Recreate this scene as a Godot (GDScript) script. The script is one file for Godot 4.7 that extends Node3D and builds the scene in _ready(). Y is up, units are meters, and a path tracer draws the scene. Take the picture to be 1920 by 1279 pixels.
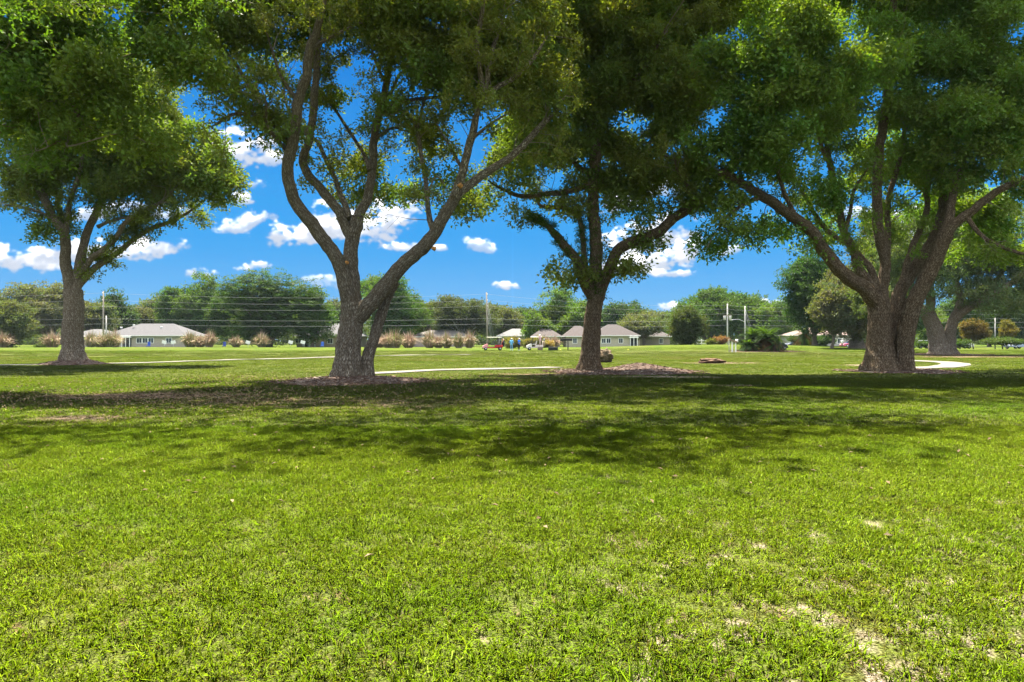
extends Node3D
# A golf-course lawn under live oaks. Units metres, y up, camera looks along -z.
const F := 1280.0      # focal length in photo pixels (1920 wide)
const H := 1.4         # eye height
var rng := RandomNumberGenerator.new()
var nz := FastNoiseLite.new()
var nz2 := FastNoiseLite.new()
var taken := {}
var M := {}
var sprays := []
var beds := []          # [x, z, radius] of mulch, kept free of grass
var paths := []         # polylines of cart paths, kept free of grass

# ---------------------------------------------------------------- helpers
func gh(x: float, z: float) -> float:
	var d := -z
	var y := 0.0
	y += 0.75 * exp(-pow((x - 29.0) / 19.0, 2) - pow((d - 108.0) / 15.0, 2))
	y += 0.45 * exp(-pow((x - 52.0) / 14.0, 2) - pow((d - 112.0) / 14.0, 2))
	y += 0.35 * exp(-pow((x + 60.0) / 60.0, 2) - pow((d - 116.0) / 12.0, 2))
	y += 0.05 * nz2.get_noise_2d(x * 0.12, z * 0.12) * clampf((d - 12.0) / 20.0, 0.0, 1.0)
	return y

func px(x: float, y: float, d: float) -> Vector3:
	return Vector3((x - 960.0) / F * d, H - (y - 639.5) / F * d, -d)

func depth_at(y: float) -> float:
	return H * F / (y - 639.5)

func on_ground(x: float, d: float) -> Vector3:
	var p := px(x, 640, d)
	p.y = gh(p.x, p.z)
	return p

func numbered(called: String) -> String:
	var n: int = taken.get(called, -1) + 1
	taken[called] = n
	return called if n == 0 else "%s_%03d" % [called, n]

func tag(o: Node, label: String, category := "", group := "", kind := "") -> void:
	if label: o.set_meta("label", label)
	if category: o.set_meta("category", category)
	if group: o.set_meta("group", group)
	if kind: o.set_meta("kind", kind)

func base(called: String, at: Vector3, label: String, category: String, group := "") -> Node3D:
	var o := Node3D.new()
	o.name = numbered(called)
	add_child(o)
	o.position = at
	tag(o, label, category, group)
	return o

func mesh_node(called: String, m: Mesh, mat: Material, parent: Node, at := Vector3.ZERO) -> MeshInstance3D:
	var o := MeshInstance3D.new()
	o.name = called if parent != self else numbered(called)
	o.mesh = m
	o.material_override = mat
	parent.add_child(o, true)
	o.position = at
	return o

func mat(c: Color, rough := 0.8, spec := 0.3, metal := 0.0) -> StandardMaterial3D:
	var m := StandardMaterial3D.new()
	m.albedo_color = c.linear_to_srgb()
	m.roughness = rough
	m.metallic_specular = spec
	m.metallic = metal
	return m

func noise_tex(freq: float, ramp: Array, seed_ := 1, type := FastNoiseLite.TYPE_SIMPLEX_SMOOTH, octaves := 4, size := 512) -> NoiseTexture2D:
	var t := NoiseTexture2D.new()
	var n := FastNoiseLite.new()
	n.noise_type = type
	n.frequency = freq
	n.fractal_octaves = octaves
	n.seed = seed_
	if type == FastNoiseLite.TYPE_CELLULAR:
		n.cellular_return_type = FastNoiseLite.RETURN_DISTANCE2_SUB
		n.domain_warp_enabled = true
		n.domain_warp_amplitude = 18.0
		n.domain_warp_frequency = 0.02
	t.noise = n
	t.width = size
	t.height = size
	t.seamless = true
	if ramp:
		var g := Gradient.new()
		var offs := PackedFloat32Array()
		var cols := PackedColorArray()
		for r in ramp:
			offs.append(r[0])
			cols.append((r[1] as Color).linear_to_srgb())
		g.offsets = offs
		g.colors = cols
		t.color_ramp = g
	return t

func quad(st: SurfaceTool, a: Vector3, b: Vector3, c: Vector3, d: Vector3) -> void:
	# clockwise seen from outside
	for v in [a, b, c, a, c, d]: st.add_vertex(v)

func add_box(st: SurfaceTool, c: Vector3, s: Vector3, bev := 0.0, t := Transform3D.IDENTITY) -> void:
	# box with chamfered edges when bev > 0
	var h := s * 0.5
	if bev <= 0.0:
		for ax in 3:
			for sg in [-1.0, 1.0]:
				var n := Vector3.ZERO; n[ax] = sg
				var u := Vector3.ZERO; u[(ax + 1) % 3] = 1.0
				var w := Vector3.ZERO; w[(ax + 2) % 3] = sg
				var pc := n * h
				quad(st, t * (c + pc + (-u - w) * h), t * (c + pc + (-u + w) * h), t * (c + pc + (u + w) * h), t * (c + pc + (u - w) * h))
		return
	# support points of a chamfered box: faces, edges, corners
	var i := h - Vector3(bev, bev, bev)
	for ax in 3:
		var a1 := (ax + 1) % 3
		var a2 := (ax + 2) % 3
		for sg in [-1.0, 1.0]:
			var q := []
			for k in [[-1, -1], [-1, 1], [1, 1], [1, -1]]:
				var p := Vector3.ZERO
				p[ax] = sg * h[ax]; p[a1] = k[0] * i[a1]; p[a2] = k[1] * i[a2] * sg
				q.append(t * (c + p))
			quad(st, q[0], q[1], q[2], q[3])
		for s1 in [-1.0, 1.0]:
			for s2 in [-1.0, 1.0]:
				var q := []
				for k in [[0, -1], [0, 1], [1, 1], [1, -1]]:
					var p := Vector3.ZERO
					p[ax] = k[1] * i[ax] * s1 * s2
					p[a1] = s1 * (h[a1] if k[0] == 0 else i[a1])
					p[a2] = s2 * (i[a2] if k[0] == 0 else h[a2])
					q.append(t * (c + p))
				quad(st, q[0], q[1], q[2], q[3])
	for s1 in [-1.0, 1.0]:
		for s2 in [-1.0, 1.0]:
			for s3 in [-1.0, 1.0]:
				var sv := Vector3(s1, s2, s3)
				var a := t * (c + Vector3(sv.x * h.x, sv.y * i.y, sv.z * i.z))
				var b := t * (c + Vector3(sv.x * i.x, sv.y * h.y, sv.z * i.z))
				var d := t * (c + Vector3(sv.x * i.x, sv.y * i.y, sv.z * h.z))
				if s1 * s2 * s3 > 0:
					for v in [a, d, b]: st.add_vertex(v)
				else:
					for v in [a, b, d]: st.add_vertex(v)

func box_mesh(s: Vector3, bev := 0.0, c := Vector3.ZERO) -> ArrayMesh:
	var st := begin()
	add_box(st, c, s, bev)
	return done(st)

func begin() -> SurfaceTool:
	var st := SurfaceTool.new()
	st.begin(Mesh.PRIMITIVE_TRIANGLES)
	st.set_smooth_group(-1)
	return st

func done(st: SurfaceTool) -> ArrayMesh:
	st.generate_normals()
	return st.commit()

# ---- swept tubes collected in plain arrays
class Tubes:
	var v := PackedVector3Array()
	var uv := PackedVector2Array()
	var ix := PackedInt32Array()

func sweep(tb: Tubes, pts: PackedVector3Array, rad: PackedFloat32Array, sides: int, rough := 0.0, flare := 0.0, capped := false) -> void:
	var n := pts.size()
	if n < 2: return
	var dir := (pts[1] - pts[0]).normalized()
	var side := dir.cross(Vector3(0.31, 0.2, 0.93)).normalized()
	var length := 0.0
	var reps := maxf(1.0, roundf(TAU * rad[0] / 0.8))
	var start := tb.v.size()
	var ph := rng.randf() * TAU
	for i in n:
		if i > 0:
			length += pts[i].distance_to(pts[i - 1])
			dir = (pts[mini(i + 1, n - 1)] - pts[i - 1]).normalized()
			side = (side - dir * side.dot(dir)).normalized()
		var up := dir.cross(side)
		for k in sides + 1:
			var a := TAU * (k % sides) / sides
			var r := rad[i]
			var e := side * cos(a) + up * sin(a)
			if rough > 0.0:
				var q := pts[i] + e * r
				r *= 1.0 + rough * (nz.get_noise_3d(q.x * 22.0, q.y * 7.0, q.z * 22.0) + 0.6 * nz.get_noise_3d(q.x * 60.0, q.y * 22.0, q.z * 60.0))
			if flare > 0.0:
				var f := exp(-maxf(0.0, length - 0.40) / 0.38)
				r *= 1.0 + flare * f * (0.62 + 0.38 * sin(a * 5.0 + ph) + 0.22 * sin(a * 3.0 - ph * 2.0))
			tb.v.append(pts[i] + e * r)
			tb.uv.append(Vector2(reps * k / sides, length / 0.8))
	for i in n - 1:
		for k in sides:
			var a := start + i * (sides + 1) + k
			var b := a + sides + 1
			tb.ix.append_array([a, a + 1, b, b, a + 1, b + 1])
	if capped:
		for e in [0, n - 1]:
			var c := tb.v.size()
			tb.v.append(pts[e]); tb.uv.append(Vector2.ZERO)
			for k in sides:
				var a: int = start + e * (sides + 1) + k
				tb.ix.append_array([c, a + 1, a] if e == 0 else [c, a, a + 1])

func tube_mesh(tb: Tubes) -> ArrayMesh:
	var arr := []
	arr.resize(Mesh.ARRAY_MAX)
	arr[Mesh.ARRAY_VERTEX] = tb.v
	arr[Mesh.ARRAY_TEX_UV] = tb.uv
	arr[Mesh.ARRAY_INDEX] = tb.ix
	var st := SurfaceTool.new()
	st.create_from_arrays(arr)
	st.generate_normals()
	return st.commit()

func rod(a: Vector3, b: Vector3, r0: float, r1 := -1.0, sides := 10) -> ArrayMesh:
	var tb := Tubes.new()
	sweep(tb, PackedVector3Array([a, b]), PackedFloat32Array([r0, r0 if r1 < 0 else r1]), sides, 0, 0, true)
	return tube_mesh(tb)

func spline(p: Array, step: float) -> PackedVector3Array:
	var out := PackedVector3Array()
	for i in p.size() - 1:
		var a: Vector3 = p[maxi(i - 1, 0)]
		var b: Vector3 = p[i]
		var c: Vector3 = p[i + 1]
		var d: Vector3 = p[mini(i + 2, p.size() - 1)]
		var k := maxi(1, int(ceil(b.distance_to(c) / step)))
		for j in k:
			out.append(b.cubic_interpolate(c, a, d, float(j) / k))
	out.append(p[-1])
	return out

func multimesh(called: String, m: Mesh, material: Material, where: Array, colors: PackedColorArray, parent: Node) -> MultiMeshInstance3D:
	var mm := MultiMesh.new()
	mm.transform_format = MultiMesh.TRANSFORM_3D
	mm.use_colors = true
	mm.mesh = m
	mm.instance_count = where.size()
	for i in where.size():
		mm.set_instance_transform(i, where[i])
		mm.set_instance_color(i, colors[i])
	var o := MultiMeshInstance3D.new()
	o.name = called if parent != self else numbered(called)
	o.multimesh = mm
	o.material_override = material
	parent.add_child(o, true)
	o.set_meta("kind", "stuff")
	return o

func rand_dir() -> Vector3:
	var z := rng.randf_range(-1, 1)
	var a := rng.randf() * TAU
	var s := sqrt(1.0 - z * z)
	return Vector3(s * cos(a), z, s * sin(a))

func in_ball() -> Vector3:
	return rand_dir() * pow(rng.randf(), 0.333)

# ---------------------------------------------------------------- materials
func make_materials() -> void:
	var bark := StandardMaterial3D.new()
	bark.albedo_texture = noise_tex(0.028, [[0.0, Color(0.055, 0.045, 0.036)], [0.2, Color(0.20, 0.168, 0.135)], [0.5, Color(0.39, 0.345, 0.29)], [0.8, Color(0.52, 0.49, 0.42)], [1.0, Color(0.62, 0.61, 0.55)]], 3, FastNoiseLite.TYPE_CELLULAR, 3)
	bark.uv1_scale = Vector3(1.3, 0.42, 1)
	bark.heightmap_enabled = true
	bark.heightmap_texture = noise_tex(0.028, [[0.0, Color(0, 0, 0)], [0.5, Color(0.6, 0.6, 0.6)], [1.0, Color(1, 1, 1)]], 3, FastNoiseLite.TYPE_CELLULAR, 3)
	bark.heightmap_scale = 9.0
	bark.roughness = 0.92
	bark.metallic_specular = 0.2
	# lichen and damp blotches laid over the bark
	bark.detail_enabled = true
	bark.detail_blend_mode = BaseMaterial3D.BLEND_MODE_MUL
	bark.detail_uv_layer = BaseMaterial3D.DETAIL_UV_1
	bark.detail_albedo = noise_tex(0.012, [[0.0, Color(0.58, 0.49, 0.41)], [0.4, Color(0.84, 0.78, 0.69)], [0.6, Color(1.0, 0.97, 0.90)], [0.85, Color(1, 1, 0.94)]], 11, FastNoiseLite.TYPE_SIMPLEX_SMOOTH, 5)
	M.bark = bark
	var dark: StandardMaterial3D = bark.duplicate()
	dark.albedo_color = Color(0.86, 0.82, 0.77)
	M.bark_brown = dark
	M.branch = mat(Color(0.20, 0.165, 0.13), 0.95, 0.15)
	var leaf := StandardMaterial3D.new()
	leaf.vertex_color_use_as_albedo = true
	leaf.roughness = 0.55
	leaf.metallic_specular = 0.28
	leaf.backlight_enabled = true
	leaf.backlight = Color(0.95, 1.0, 0.45)
	leaf.cull_mode = BaseMaterial3D.CULL_DISABLED
	M.leaf = leaf
	var grass: StandardMaterial3D = leaf.duplicate()
	grass.roughness = 0.55
	grass.metallic_specular = 0.3
	grass.backlight = Color(0.9, 0.95, 0.5)
	M.grass = grass
	var chip := StandardMaterial3D.new()
	chip.vertex_color_use_as_albedo = true
	chip.roughness = 0.95
	chip.metallic_specular = 0.2
	M.chip = chip
	var straw: StandardMaterial3D = chip.duplicate()
	straw.cull_mode = BaseMaterial3D.CULL_DISABLED
	M.straw = straw
	var ground := StandardMaterial3D.new()
	ground.vertex_color_use_as_albedo = true
	ground.albedo_texture = noise_tex(0.11, [[0.0, Color(0.22, 0.20, 0.18)], [0.38, Color(0.5, 0.49, 0.47)], [0.6, Color(0.92, 0.92, 0.92)], [1.0, Color(1, 1, 1)]], 21, FastNoiseLite.TYPE_SIMPLEX_SMOOTH, 5)
	ground.uv1_triplanar = true
	ground.uv1_world_triplanar = true
	ground.uv1_scale = Vector3(0.9, 0.9, 0.9)
	ground.heightmap_enabled = true
	ground.heightmap_texture = ground.albedo_texture
	ground.heightmap_scale = 3.0
	ground.roughness = 0.95
	ground.metallic_specular = 0.15
	M.ground = ground
	var mulch := StandardMaterial3D.new()
	mulch.albedo_texture = noise_tex(0.09, [[0.0, Color(0.03, 0.018, 0.013)], [0.5, Color(0.075, 0.045, 0.031)], [0.8, Color(0.12, 0.08, 0.058)], [1.0, Color(0.19, 0.15, 0.12)]], 31, FastNoiseLite.TYPE_SIMPLEX_SMOOTH, 4)
	mulch.uv1_triplanar = true
	mulch.uv1_world_triplanar = true
	mulch.uv1_scale = Vector3(1.1, 1.1, 1.1)
	mulch.heightmap_enabled = true
	mulch.heightmap_texture = mulch.albedo_texture
	mulch.heightmap_scale = 6.0
	mulch.roughness = 0.97
	M.mulch = mulch
	var conc := StandardMaterial3D.new()
	conc.albedo_texture = noise_tex(0.03, [[0.0, Color(0.085, 0.078, 0.066)], [0.5, Color(0.15, 0.138, 0.115)], [1.0, Color(0.19, 0.175, 0.15)]], 41)
	conc.uv1_triplanar = true
	conc.uv1_world_triplanar = true
	conc.uv1_scale = Vector3(0.4, 0.4, 0.4)
	conc.roughness = 0.9
	M.concrete = conc
	M.glass = mat(Color(0.02, 0.03, 0.045), 0.08, 0.6)
	M.white = mat(Color(0.72, 0.72, 0.70), 0.5, 0.4)
	M.black = mat(Color(0.012, 0.012, 0.014), 0.5, 0.4)
	M.rubber = mat(Color(0.02, 0.02, 0.02), 0.85, 0.2)
	M.metal = mat(Color(0.45, 0.46, 0.48), 0.4, 0.5, 0.6)
	M.wood = mat(Color(0.20, 0.15, 0.11), 0.9, 0.2)
	M.pole = mat(Color(0.27, 0.235, 0.20), 0.9, 0.2)
	M.pole_pale = mat(Color(0.46, 0.45, 0.42), 0.85, 0.25)
	M.wire = mat(Color(0.25, 0.26, 0.26), 0.6, 0.3)

func shingle(c: Color, seed_: int) -> StandardMaterial3D:
	var m := StandardMaterial3D.new()
	m.albedo_texture = noise_tex(0.05, [[0.0, c * 0.72], [0.5, c], [1.0, c * 1.25]], seed_, FastNoiseLite.TYPE_SIMPLEX_SMOOTH, 4, 256)
	m.uv1_triplanar = true
	m.uv1_world_triplanar = true
	m.uv1_scale = Vector3(0.12, 0.5, 0.12)
	m.roughness = 0.92
	return m

# ---------------------------------------------------------------- foliage
func spray_mesh(seed_: int, leaves: int, size: float, length: float, width: float, droop: float) -> ArrayMesh:
	# a few twiglets that carry small folded leaves
	rng.seed = seed_
	var v := PackedVector3Array()
	var c := PackedColorArray()
	var ix := PackedInt32Array()
	var twigs := []
	for k in 5:
		var e := rand_dir()
		e.y = absf(e.y) * 0.6 - droop
		e = e.normalized()
		twigs.append(e)
		var s := e.cross(Vector3(0.3, 0.9, 0.1)).normalized() * 0.005
		var at := v.size()
		for p in [-s, s, e * size * 0.95]:
			v.append(p); c.append(Color(1.5, 0.75, 1.6))
		ix.append_array([at, at + 1, at + 2])
	for k in leaves:
		var e: Vector3 = twigs[k % 5]
		var p: Vector3 = e * size * rng.randf_range(0.25, 1.05) + in_ball() * size * 0.28
		var dir: Vector3 = (e * 0.5 + rand_dir()).normalized()
		var nrm: Vector3 = (Vector3.UP * 0.7 + rand_dir()).normalized()
		var s := dir.cross(nrm).normalized()
		nrm = s.cross(dir).normalized()
		var l := length * rng.randf_range(0.7, 1.25)
		var w := width * rng.randf_range(0.75, 1.2) * 0.5
		var at := v.size()
		var fold := nrm * w * 0.5
		v.append(p)
		v.append(p + dir * l * 0.5 + s * w + fold)
		v.append(p + dir * l - nrm * l * 0.12)
		v.append(p + dir * l * 0.5 - s * w + fold)
		var t := rng.randf_range(0.72, 1.28)
		var tint := Color(t * rng.randf_range(0.85, 1.25), t, t * rng.randf_range(0.8, 1.1))
		for q in 4: c.append(tint)
		ix.append_array([at, at + 1, at + 2, at, at + 2, at + 3])
	var arr := []
	arr.resize(Mesh.ARRAY_MAX)
	arr[Mesh.ARRAY_VERTEX] = v
	arr[Mesh.ARRAY_COLOR] = c
	arr[Mesh.ARRAY_INDEX] = ix
	var st := SurfaceTool.new()
	st.create_from_arrays(arr)
	st.deindex()
	st.set_smooth_group(-1)
	st.generate_normals()
	return st.commit()

func turned(s: float, stretch := 1.0) -> Basis:
	var b := Basis(Vector3.UP, rng.randf() * TAU)
	b = Basis(rand_dir(), rng.randf_range(0.0, 0.7)) * b
	return b.scaled_local(Vector3(s, s * stretch, s))

# An oak: limbs traced as [start radius, end radius, depth drift, [points]] in photo pixels at the tree's own depth;
# clumps of crown as [x, y, rx, ry, depth offset, depth radius (0 = like rx), density].
func oak(label: String, group: String, d0: float, limbs: Array, clumps: Array, tone: Color, seed_: int, opt := {}) -> Node3D:
	rng.seed = seed_
	var k0 := d0 / F
	var first: Array = limbs[0][3][0]
	var root_at := on_ground(first[0], d0)
	var tree := base("oak_tree", root_at, label, "tree", group)
	var npos := PackedVector3Array()
	var nrad := PackedFloat32Array()
	var npx := PackedVector2Array()
	var ndz := PackedFloat32Array()
	var ndir := PackedVector3Array()
	var bark: Material = opt.get("bark", M.bark)
	for li in limbs.size():
		var L: Array = limbs[li]
		var raw: Array = L[3]
		var dz := 0.0
		var host := 0.0
		if npos.size():
			var best := 1e9
			for i in npos.size():
				var q := npx[i].distance_squared_to(Vector2(raw[0][0], raw[0][1]))
				if q < best:
					best = q; dz = ndz[i]; host = nrad[i]
		if L.size() > 4: dz += L[4]
		var flared: bool = raw[0][1] > opt.get("flare_y", 1e9)
		var p3 := []
		for i in raw.size():
			var t := float(i) / (raw.size() - 1)
			var q := px(raw[i][0], raw[i][1], d0 + dz + L[2] * t)
			if i == 0 and flared: q.y = gh(q.x, q.z) - 0.25
			p3.append(q)
		var pts := spline(p3, 0.13 if flared else 0.22)
		var rad := PackedFloat32Array()
		var ph := rng.randf() * 50.0
		for i in pts.size():
			var t := float(i) / (pts.size() - 1)
			rad.append(lerpf(L[0], L[1], pow(t, 0.8)) * (1.0 - (0.6 * smoothstep(0.7, 1.0, t) if L[1] < 6.5 else 0.0)) * k0)
			if not flared:
				var swell := clampf(host * 0.92, rad[i], rad[i] * 1.45)
				rad[i] = lerpf(rad[i], swell, exp(-i * 0.55))
			if not flared and i > 0:
				pts[i] += Vector3(nz.get_noise_2d(i * 1.6, ph), nz.get_noise_2d(i * 1.6, ph + 40), nz.get_noise_2d(i * 1.6, ph + 80)) * minf(0.05, rad[i] * 0.35)
			npos.append(pts[i]); nrad.append(rad[i]); ndz.append(dz + L[2] * t)
			npx.append(Vector2(960.0 + pts[i].x / -pts[i].z * F, 639.5 - (pts[i].y - H) / -pts[i].z * F))
			ndir.append((pts[i] - pts[maxi(i - 1, 0)]).normalized() if i > 0 else Vector3.UP)
		var tb := Tubes.new()
		for i in pts.size(): pts[i] -= root_at
		sweep(tb, pts, rad, 28 if flared else (16 if L[0] > 7 else 10), 0.16 if flared else 0.14, opt.get("flare", 0.55) if flared else 0.0, true)
		mesh_node("trunk" if li == 0 else ("stem" if flared else "limb"), tube_mesh(tb), bark, tree)
	# crown clusters
	var centres := []
	var limb_nodes := npos.size()
	var shoots := []
	for i in range(10, limb_nodes):
		if nrad[i] < 7.0 * k0 and rng.randf() < opt.get("shoots", 0.42): shoots.append(i)
	for cl in clumps:
		var dd: float = d0 + cl[4]
		var kk := dd / F
		var r := Vector3(cl[2] * kk, cl[3] * kk, (cl[5] if cl[5] > 0 else cl[2] * kk * 0.85))
		var c := px(cl[0], cl[1], dd)
		var vol := 4.19 * r.x * r.y * r.z
		var n := maxi(1, int(round(vol * 0.52 * cl[6] * opt.get("fill", 1.0))))
		var airy: bool = cl[1] < -15 and cl[4] < -3.0  # unseen forward crown above the view, thinned to soften its shade on the lawn
		if airy: n = int(n * 2.6)
		for k in n:
			# a slight pull to the shell leaves room for branches inside
			var e := rand_dir() * pow(rng.randf(), 0.45)
			centres.append([c + e * r, 0.34 if airy else clampf(cl[6], 0.45, 1.0), 2.1 if airy else 1.0])
	var heart := npos[mini(npos.size() - 1, 12)]
	centres.sort_custom(func(a, b): return a[0].distance_squared_to(heart) < b[0].distance_squared_to(heart))
	var twigs := Tubes.new()
	var where := []
	var cols := PackedColorArray()
	var per: int = opt.get("per", 40)
	var sc: float = opt.get("scale", 1.6)
	var skip := 6
	for ce in centres:
		var c: Vector3 = ce[0]
		var best := 1e9
		var bi := 0
		for i in range(skip, npos.size()):
			var q := c - npos[i]
			var l := q.length()
			var cost := l * (1.0 + 0.55 * clampf(-q.y / maxf(l, 0.01), 0.0, 1.0)) + (0.0 if nrad[i] > 0.02 else 0.25)
			if cost < best:
				best = cost; bi = i
		var a := npos[bi]
		var l := a.distance_to(c)
		if l > 0.25:
			var mid := a + ndir[bi] * l * 0.35 + (c - a) * 0.2 + rand_dir() * l * 0.08
			var mid2 := a.lerp(c, 0.66) + Vector3(0, l * 0.07, 0) + rand_dir() * l * 0.07
			var path := spline([a, mid, mid2, c], 0.3)
			var r0 := minf(nrad[bi] * 0.7, 0.010 + 0.013 * l)
			var rr := PackedFloat32Array()
			var local := PackedVector3Array()
			for i in path.size():
				var t := float(i) / (path.size() - 1)
				rr.append(lerpf(r0, 0.006, t))
				local.append(path[i] - root_at)
				if i > 0:
					npos.append(path[i]); nrad.append(rr[i]); ndir.append((path[i] - path[i - 1]).normalized())
			sweep(twigs, local, rr, 5)
		# bare twigs reaching into the leaves
		var cr: float = opt.get("cluster", 0.80) * ce[2]
		for k in 4:
			var e := rand_dir()
			e.y = e.y * 0.5
			var tip := c + e * cr
			sweep(twigs, PackedVector3Array([c - root_at, c.lerp(tip, 0.5) + rand_dir() * 0.08 - root_at, tip - root_at]), PackedFloat32Array([0.007, 0.005, 0.003]), 3)
		var yel := rng.randf_range(0.80, 1.08)
		for k in int(per * ce[1]):
			var e := in_ball()
			var p := c + Vector3(e.x, e.y * 0.62, e.z) * cr * (1.0 + 0.25 * rng.randf())
			where.append(Transform3D(turned(sc * rng.randf_range(0.8, 1.25) / sqrt(ce[2])), p - root_at))
			cols.append(Color(tone.r * yel * rng.randf_range(0.92, 1.08), tone.g, tone.b))
	# thin leafy shoots along the outer limbs
	for i in shoots:
		var e := (rand_dir() + ndir[i] * 0.8 + Vector3(0, 0.25, 0)).normalized()
		var l := rng.randf_range(0.5, 1.5)
		var a := npos[i]
		var p1 := a + e * l * 0.5 + rand_dir() * l * 0.1
		var p2 := a + e * l + Vector3(0, -0.1 * l, 0) + rand_dir() * l * 0.15
		sweep(twigs, PackedVector3Array([a - root_at, p1 - root_at, p2 - root_at]), PackedFloat32Array([0.018, 0.011, 0.004]), 4)
		for k in 3:
			var q := p1.lerp(p2, rng.randf_range(0.1, 1.0))
			var tip := q + (rand_dir() + e * 0.5) * l * 0.4
			sweep(twigs, PackedVector3Array([q - root_at, tip - root_at]), PackedFloat32Array([0.007, 0.003]), 3)
			if rng.randf() < 0.75:
				for z in 3:
					where.append(Transform3D(turned(sc * rng.randf_range(0.55, 0.95)), q.lerp(tip, 0.4 + 0.3 * z) - root_at))
					cols.append(Color(tone.r * rng.randf_range(0.95, 1.15), tone.g, tone.b))
	var br := mesh_node("branches", tube_mesh(twigs), M.branch, tree)
	br.set_meta("kind", "stuff")
	if opt.has("ivy"):
		var iw := []
		var ic := PackedColorArray()
		for i in npx.size():
			for z in opt.ivy:
				if Rect2(z[0], z[1], z[2] - z[0], z[3] - z[1]).has_point(npx[i]) and nrad[i] > 0.04:
					for k in z[4]:
						var e := rand_dir()
						iw.append(Transform3D(turned(rng.randf_range(0.5, 0.85)), npos[i] + e * (nrad[i] * 1.1 + rng.randf() * 0.16) + ndir[i] * rng.randf() * 0.2 - root_at))
						var t := rng.randf_range(0.7, 1.2)
						ic.append(Color(0.08 * t, 0.15 * t, 0.028 * t))
		multimesh("ivy", sprays[1], M.leaf, iw, ic, tree)
	multimesh("crown", sprays[opt.get("spray", 0)], M.leaf, where, cols, tree)
	for cut in opt.get("cuts", []):
		var q := px(cut[0], cut[1], d0 + cut[3])
		var s := CylinderMesh.new()
		s.top_radius = cut[2] * k0 * 0.6; s.bottom_radius = cut[2] * k0 * 0.85; s.height = cut[2] * k0 * 1.2; s.radial_segments = 14
		var o := mesh_node("pruning_cut", s, mat(Color(0.42, 0.20, 0.06), 0.85), tree, q - root_at)
		o.rotation = Vector3(1.2, 0, cut[4])
		o.set_meta("label", "orange fresh pruning cut on the bark")
	return tree

# A distant tree: trunk, a few limbs and a lobed crown of coarser sprays.
func far_tree(called: String, label: String, group: String, x: float, half: float, top: float, bottom: float, d: float, tone: Color, seed_: int, opt := {}) -> Node3D:
	rng.seed = seed_
	var at := on_ground(opt.get("trunk_x", x), d)
	var tree := base(called, at, label, "tree" if not called.contains("shrub") and not called.contains("hedge") else "shrub", group)
	var k := d / F
	var c := px(x, (top + bottom) * 0.5, d) - at
	var R := Vector3(half * k * 1.12, (bottom - top) * 0.5 * k * 1.10, half * k * opt.get("deep", 0.8))
	var tb := Tubes.new()
	var tr: float = opt.get("trunk", maxf(0.12, R.x * 0.06))
	var lean := Vector3(rng.randf_range(-0.3, 0.3), 0, rng.randf_range(-0.3, 0.3))
	var crotch := Vector3(0, maxf(0.3, (c.y - R.y) * 0.9 + R.y * 0.15), 0) + lean
	sweep(tb, PackedVector3Array([Vector3(0, -0.2, 0), Vector3(0, 0.3, 0), crotch * 0.5 + lean * 0.2, crotch]), PackedFloat32Array([tr * 1.6, tr * 1.15, tr, tr * 0.95]), 9)
	var lobes := []
	var nl: int = opt.get("lobes", 16)
	for i in nl:
		var e := rand_dir() * pow(rng.randf(), 0.4)
		if opt.get("cone", 0.0) > 0.0:
			var sh: float = 1.0 - opt.cone * 0.5 * (e.y + 1.0)
			e.x *= sh; e.z *= sh
		var s := rng.randf_range(0.30, 0.46)
		lobes.append([c + e * R * (1.0 - s * 0.75), s])
		var tip: Vector3 = lobes[-1][0]
		if i < 9 or opt.get("stems", false):
			var m := crotch.lerp(tip, 0.5) + Vector3(0, R.y * 0.05, 0)
			sweep(tb, PackedVector3Array([crotch * 0.92, m, tip]), PackedFloat32Array([tr * 0.55, tr * 0.36, tr * 0.12]), 5)
	mesh_node("trunk", tube_mesh(tb), opt.get("bark", M.bark), tree)
	var where := []
	var cols := PackedColorArray()
	var s: float = opt.get("scale", clampf(d / 48.0, 1.4, 4.2))
	var n := int(opt.get("dense", 1.0) * 190.0 * R.x * R.y / (s * s))
	n = clampi(n, 60, 9000)
	for lb in lobes:
		var yel := rng.randf_range(0.88, 1.18)
		for i in n / nl:
			var e := rand_dir() * pow(rng.randf(), 0.28)
			var p: Vector3 = lb[0] + e * R * lb[1] * rng.randf_range(0.85, 1.18)
			where.append(Transform3D(turned(s * rng.randf_range(0.7, 1.3), opt.get("stretch", 1.0)), p))
			cols.append(Color(tone.r * yel * rng.randf_range(0.92, 1.08), tone.g, tone.b))
	multimesh("crown", sprays[opt.get("spray", 2)], M.leaf, where, cols, tree)
	return tree

# ---------------------------------------------------------------- sky
func fbm(n: FastNoiseLite, x: float, y: float, z: float) -> float:
	return n.get_noise_3d(x, y, z)

func sky_base(e: float) -> Vector3:
	# linear radiance of the clear air at elevation e (radians)
	var t := clampf(e / 0.50, 0.0, 1.0)
	var lo := Vector3(0.21, 0.53, 0.90)
	var md := Vector3(0.055, 0.40, 0.92)
	var hi := Vector3(0.008, 0.20, 0.72)
	var a := lo.lerp(md, smoothstep(0.0, 0.32, t))
	return a.lerp(hi, smoothstep(0.25, 1.0, t))

func enc(c: Vector3) -> Color:
	var m := 1.0 / SKY_TOP
	return Color(clampf(c.x * m, 0, 1), clampf(c.y * m, 0, 1), clampf(c.z * m, 0, 1)).linear_to_srgb()

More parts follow.
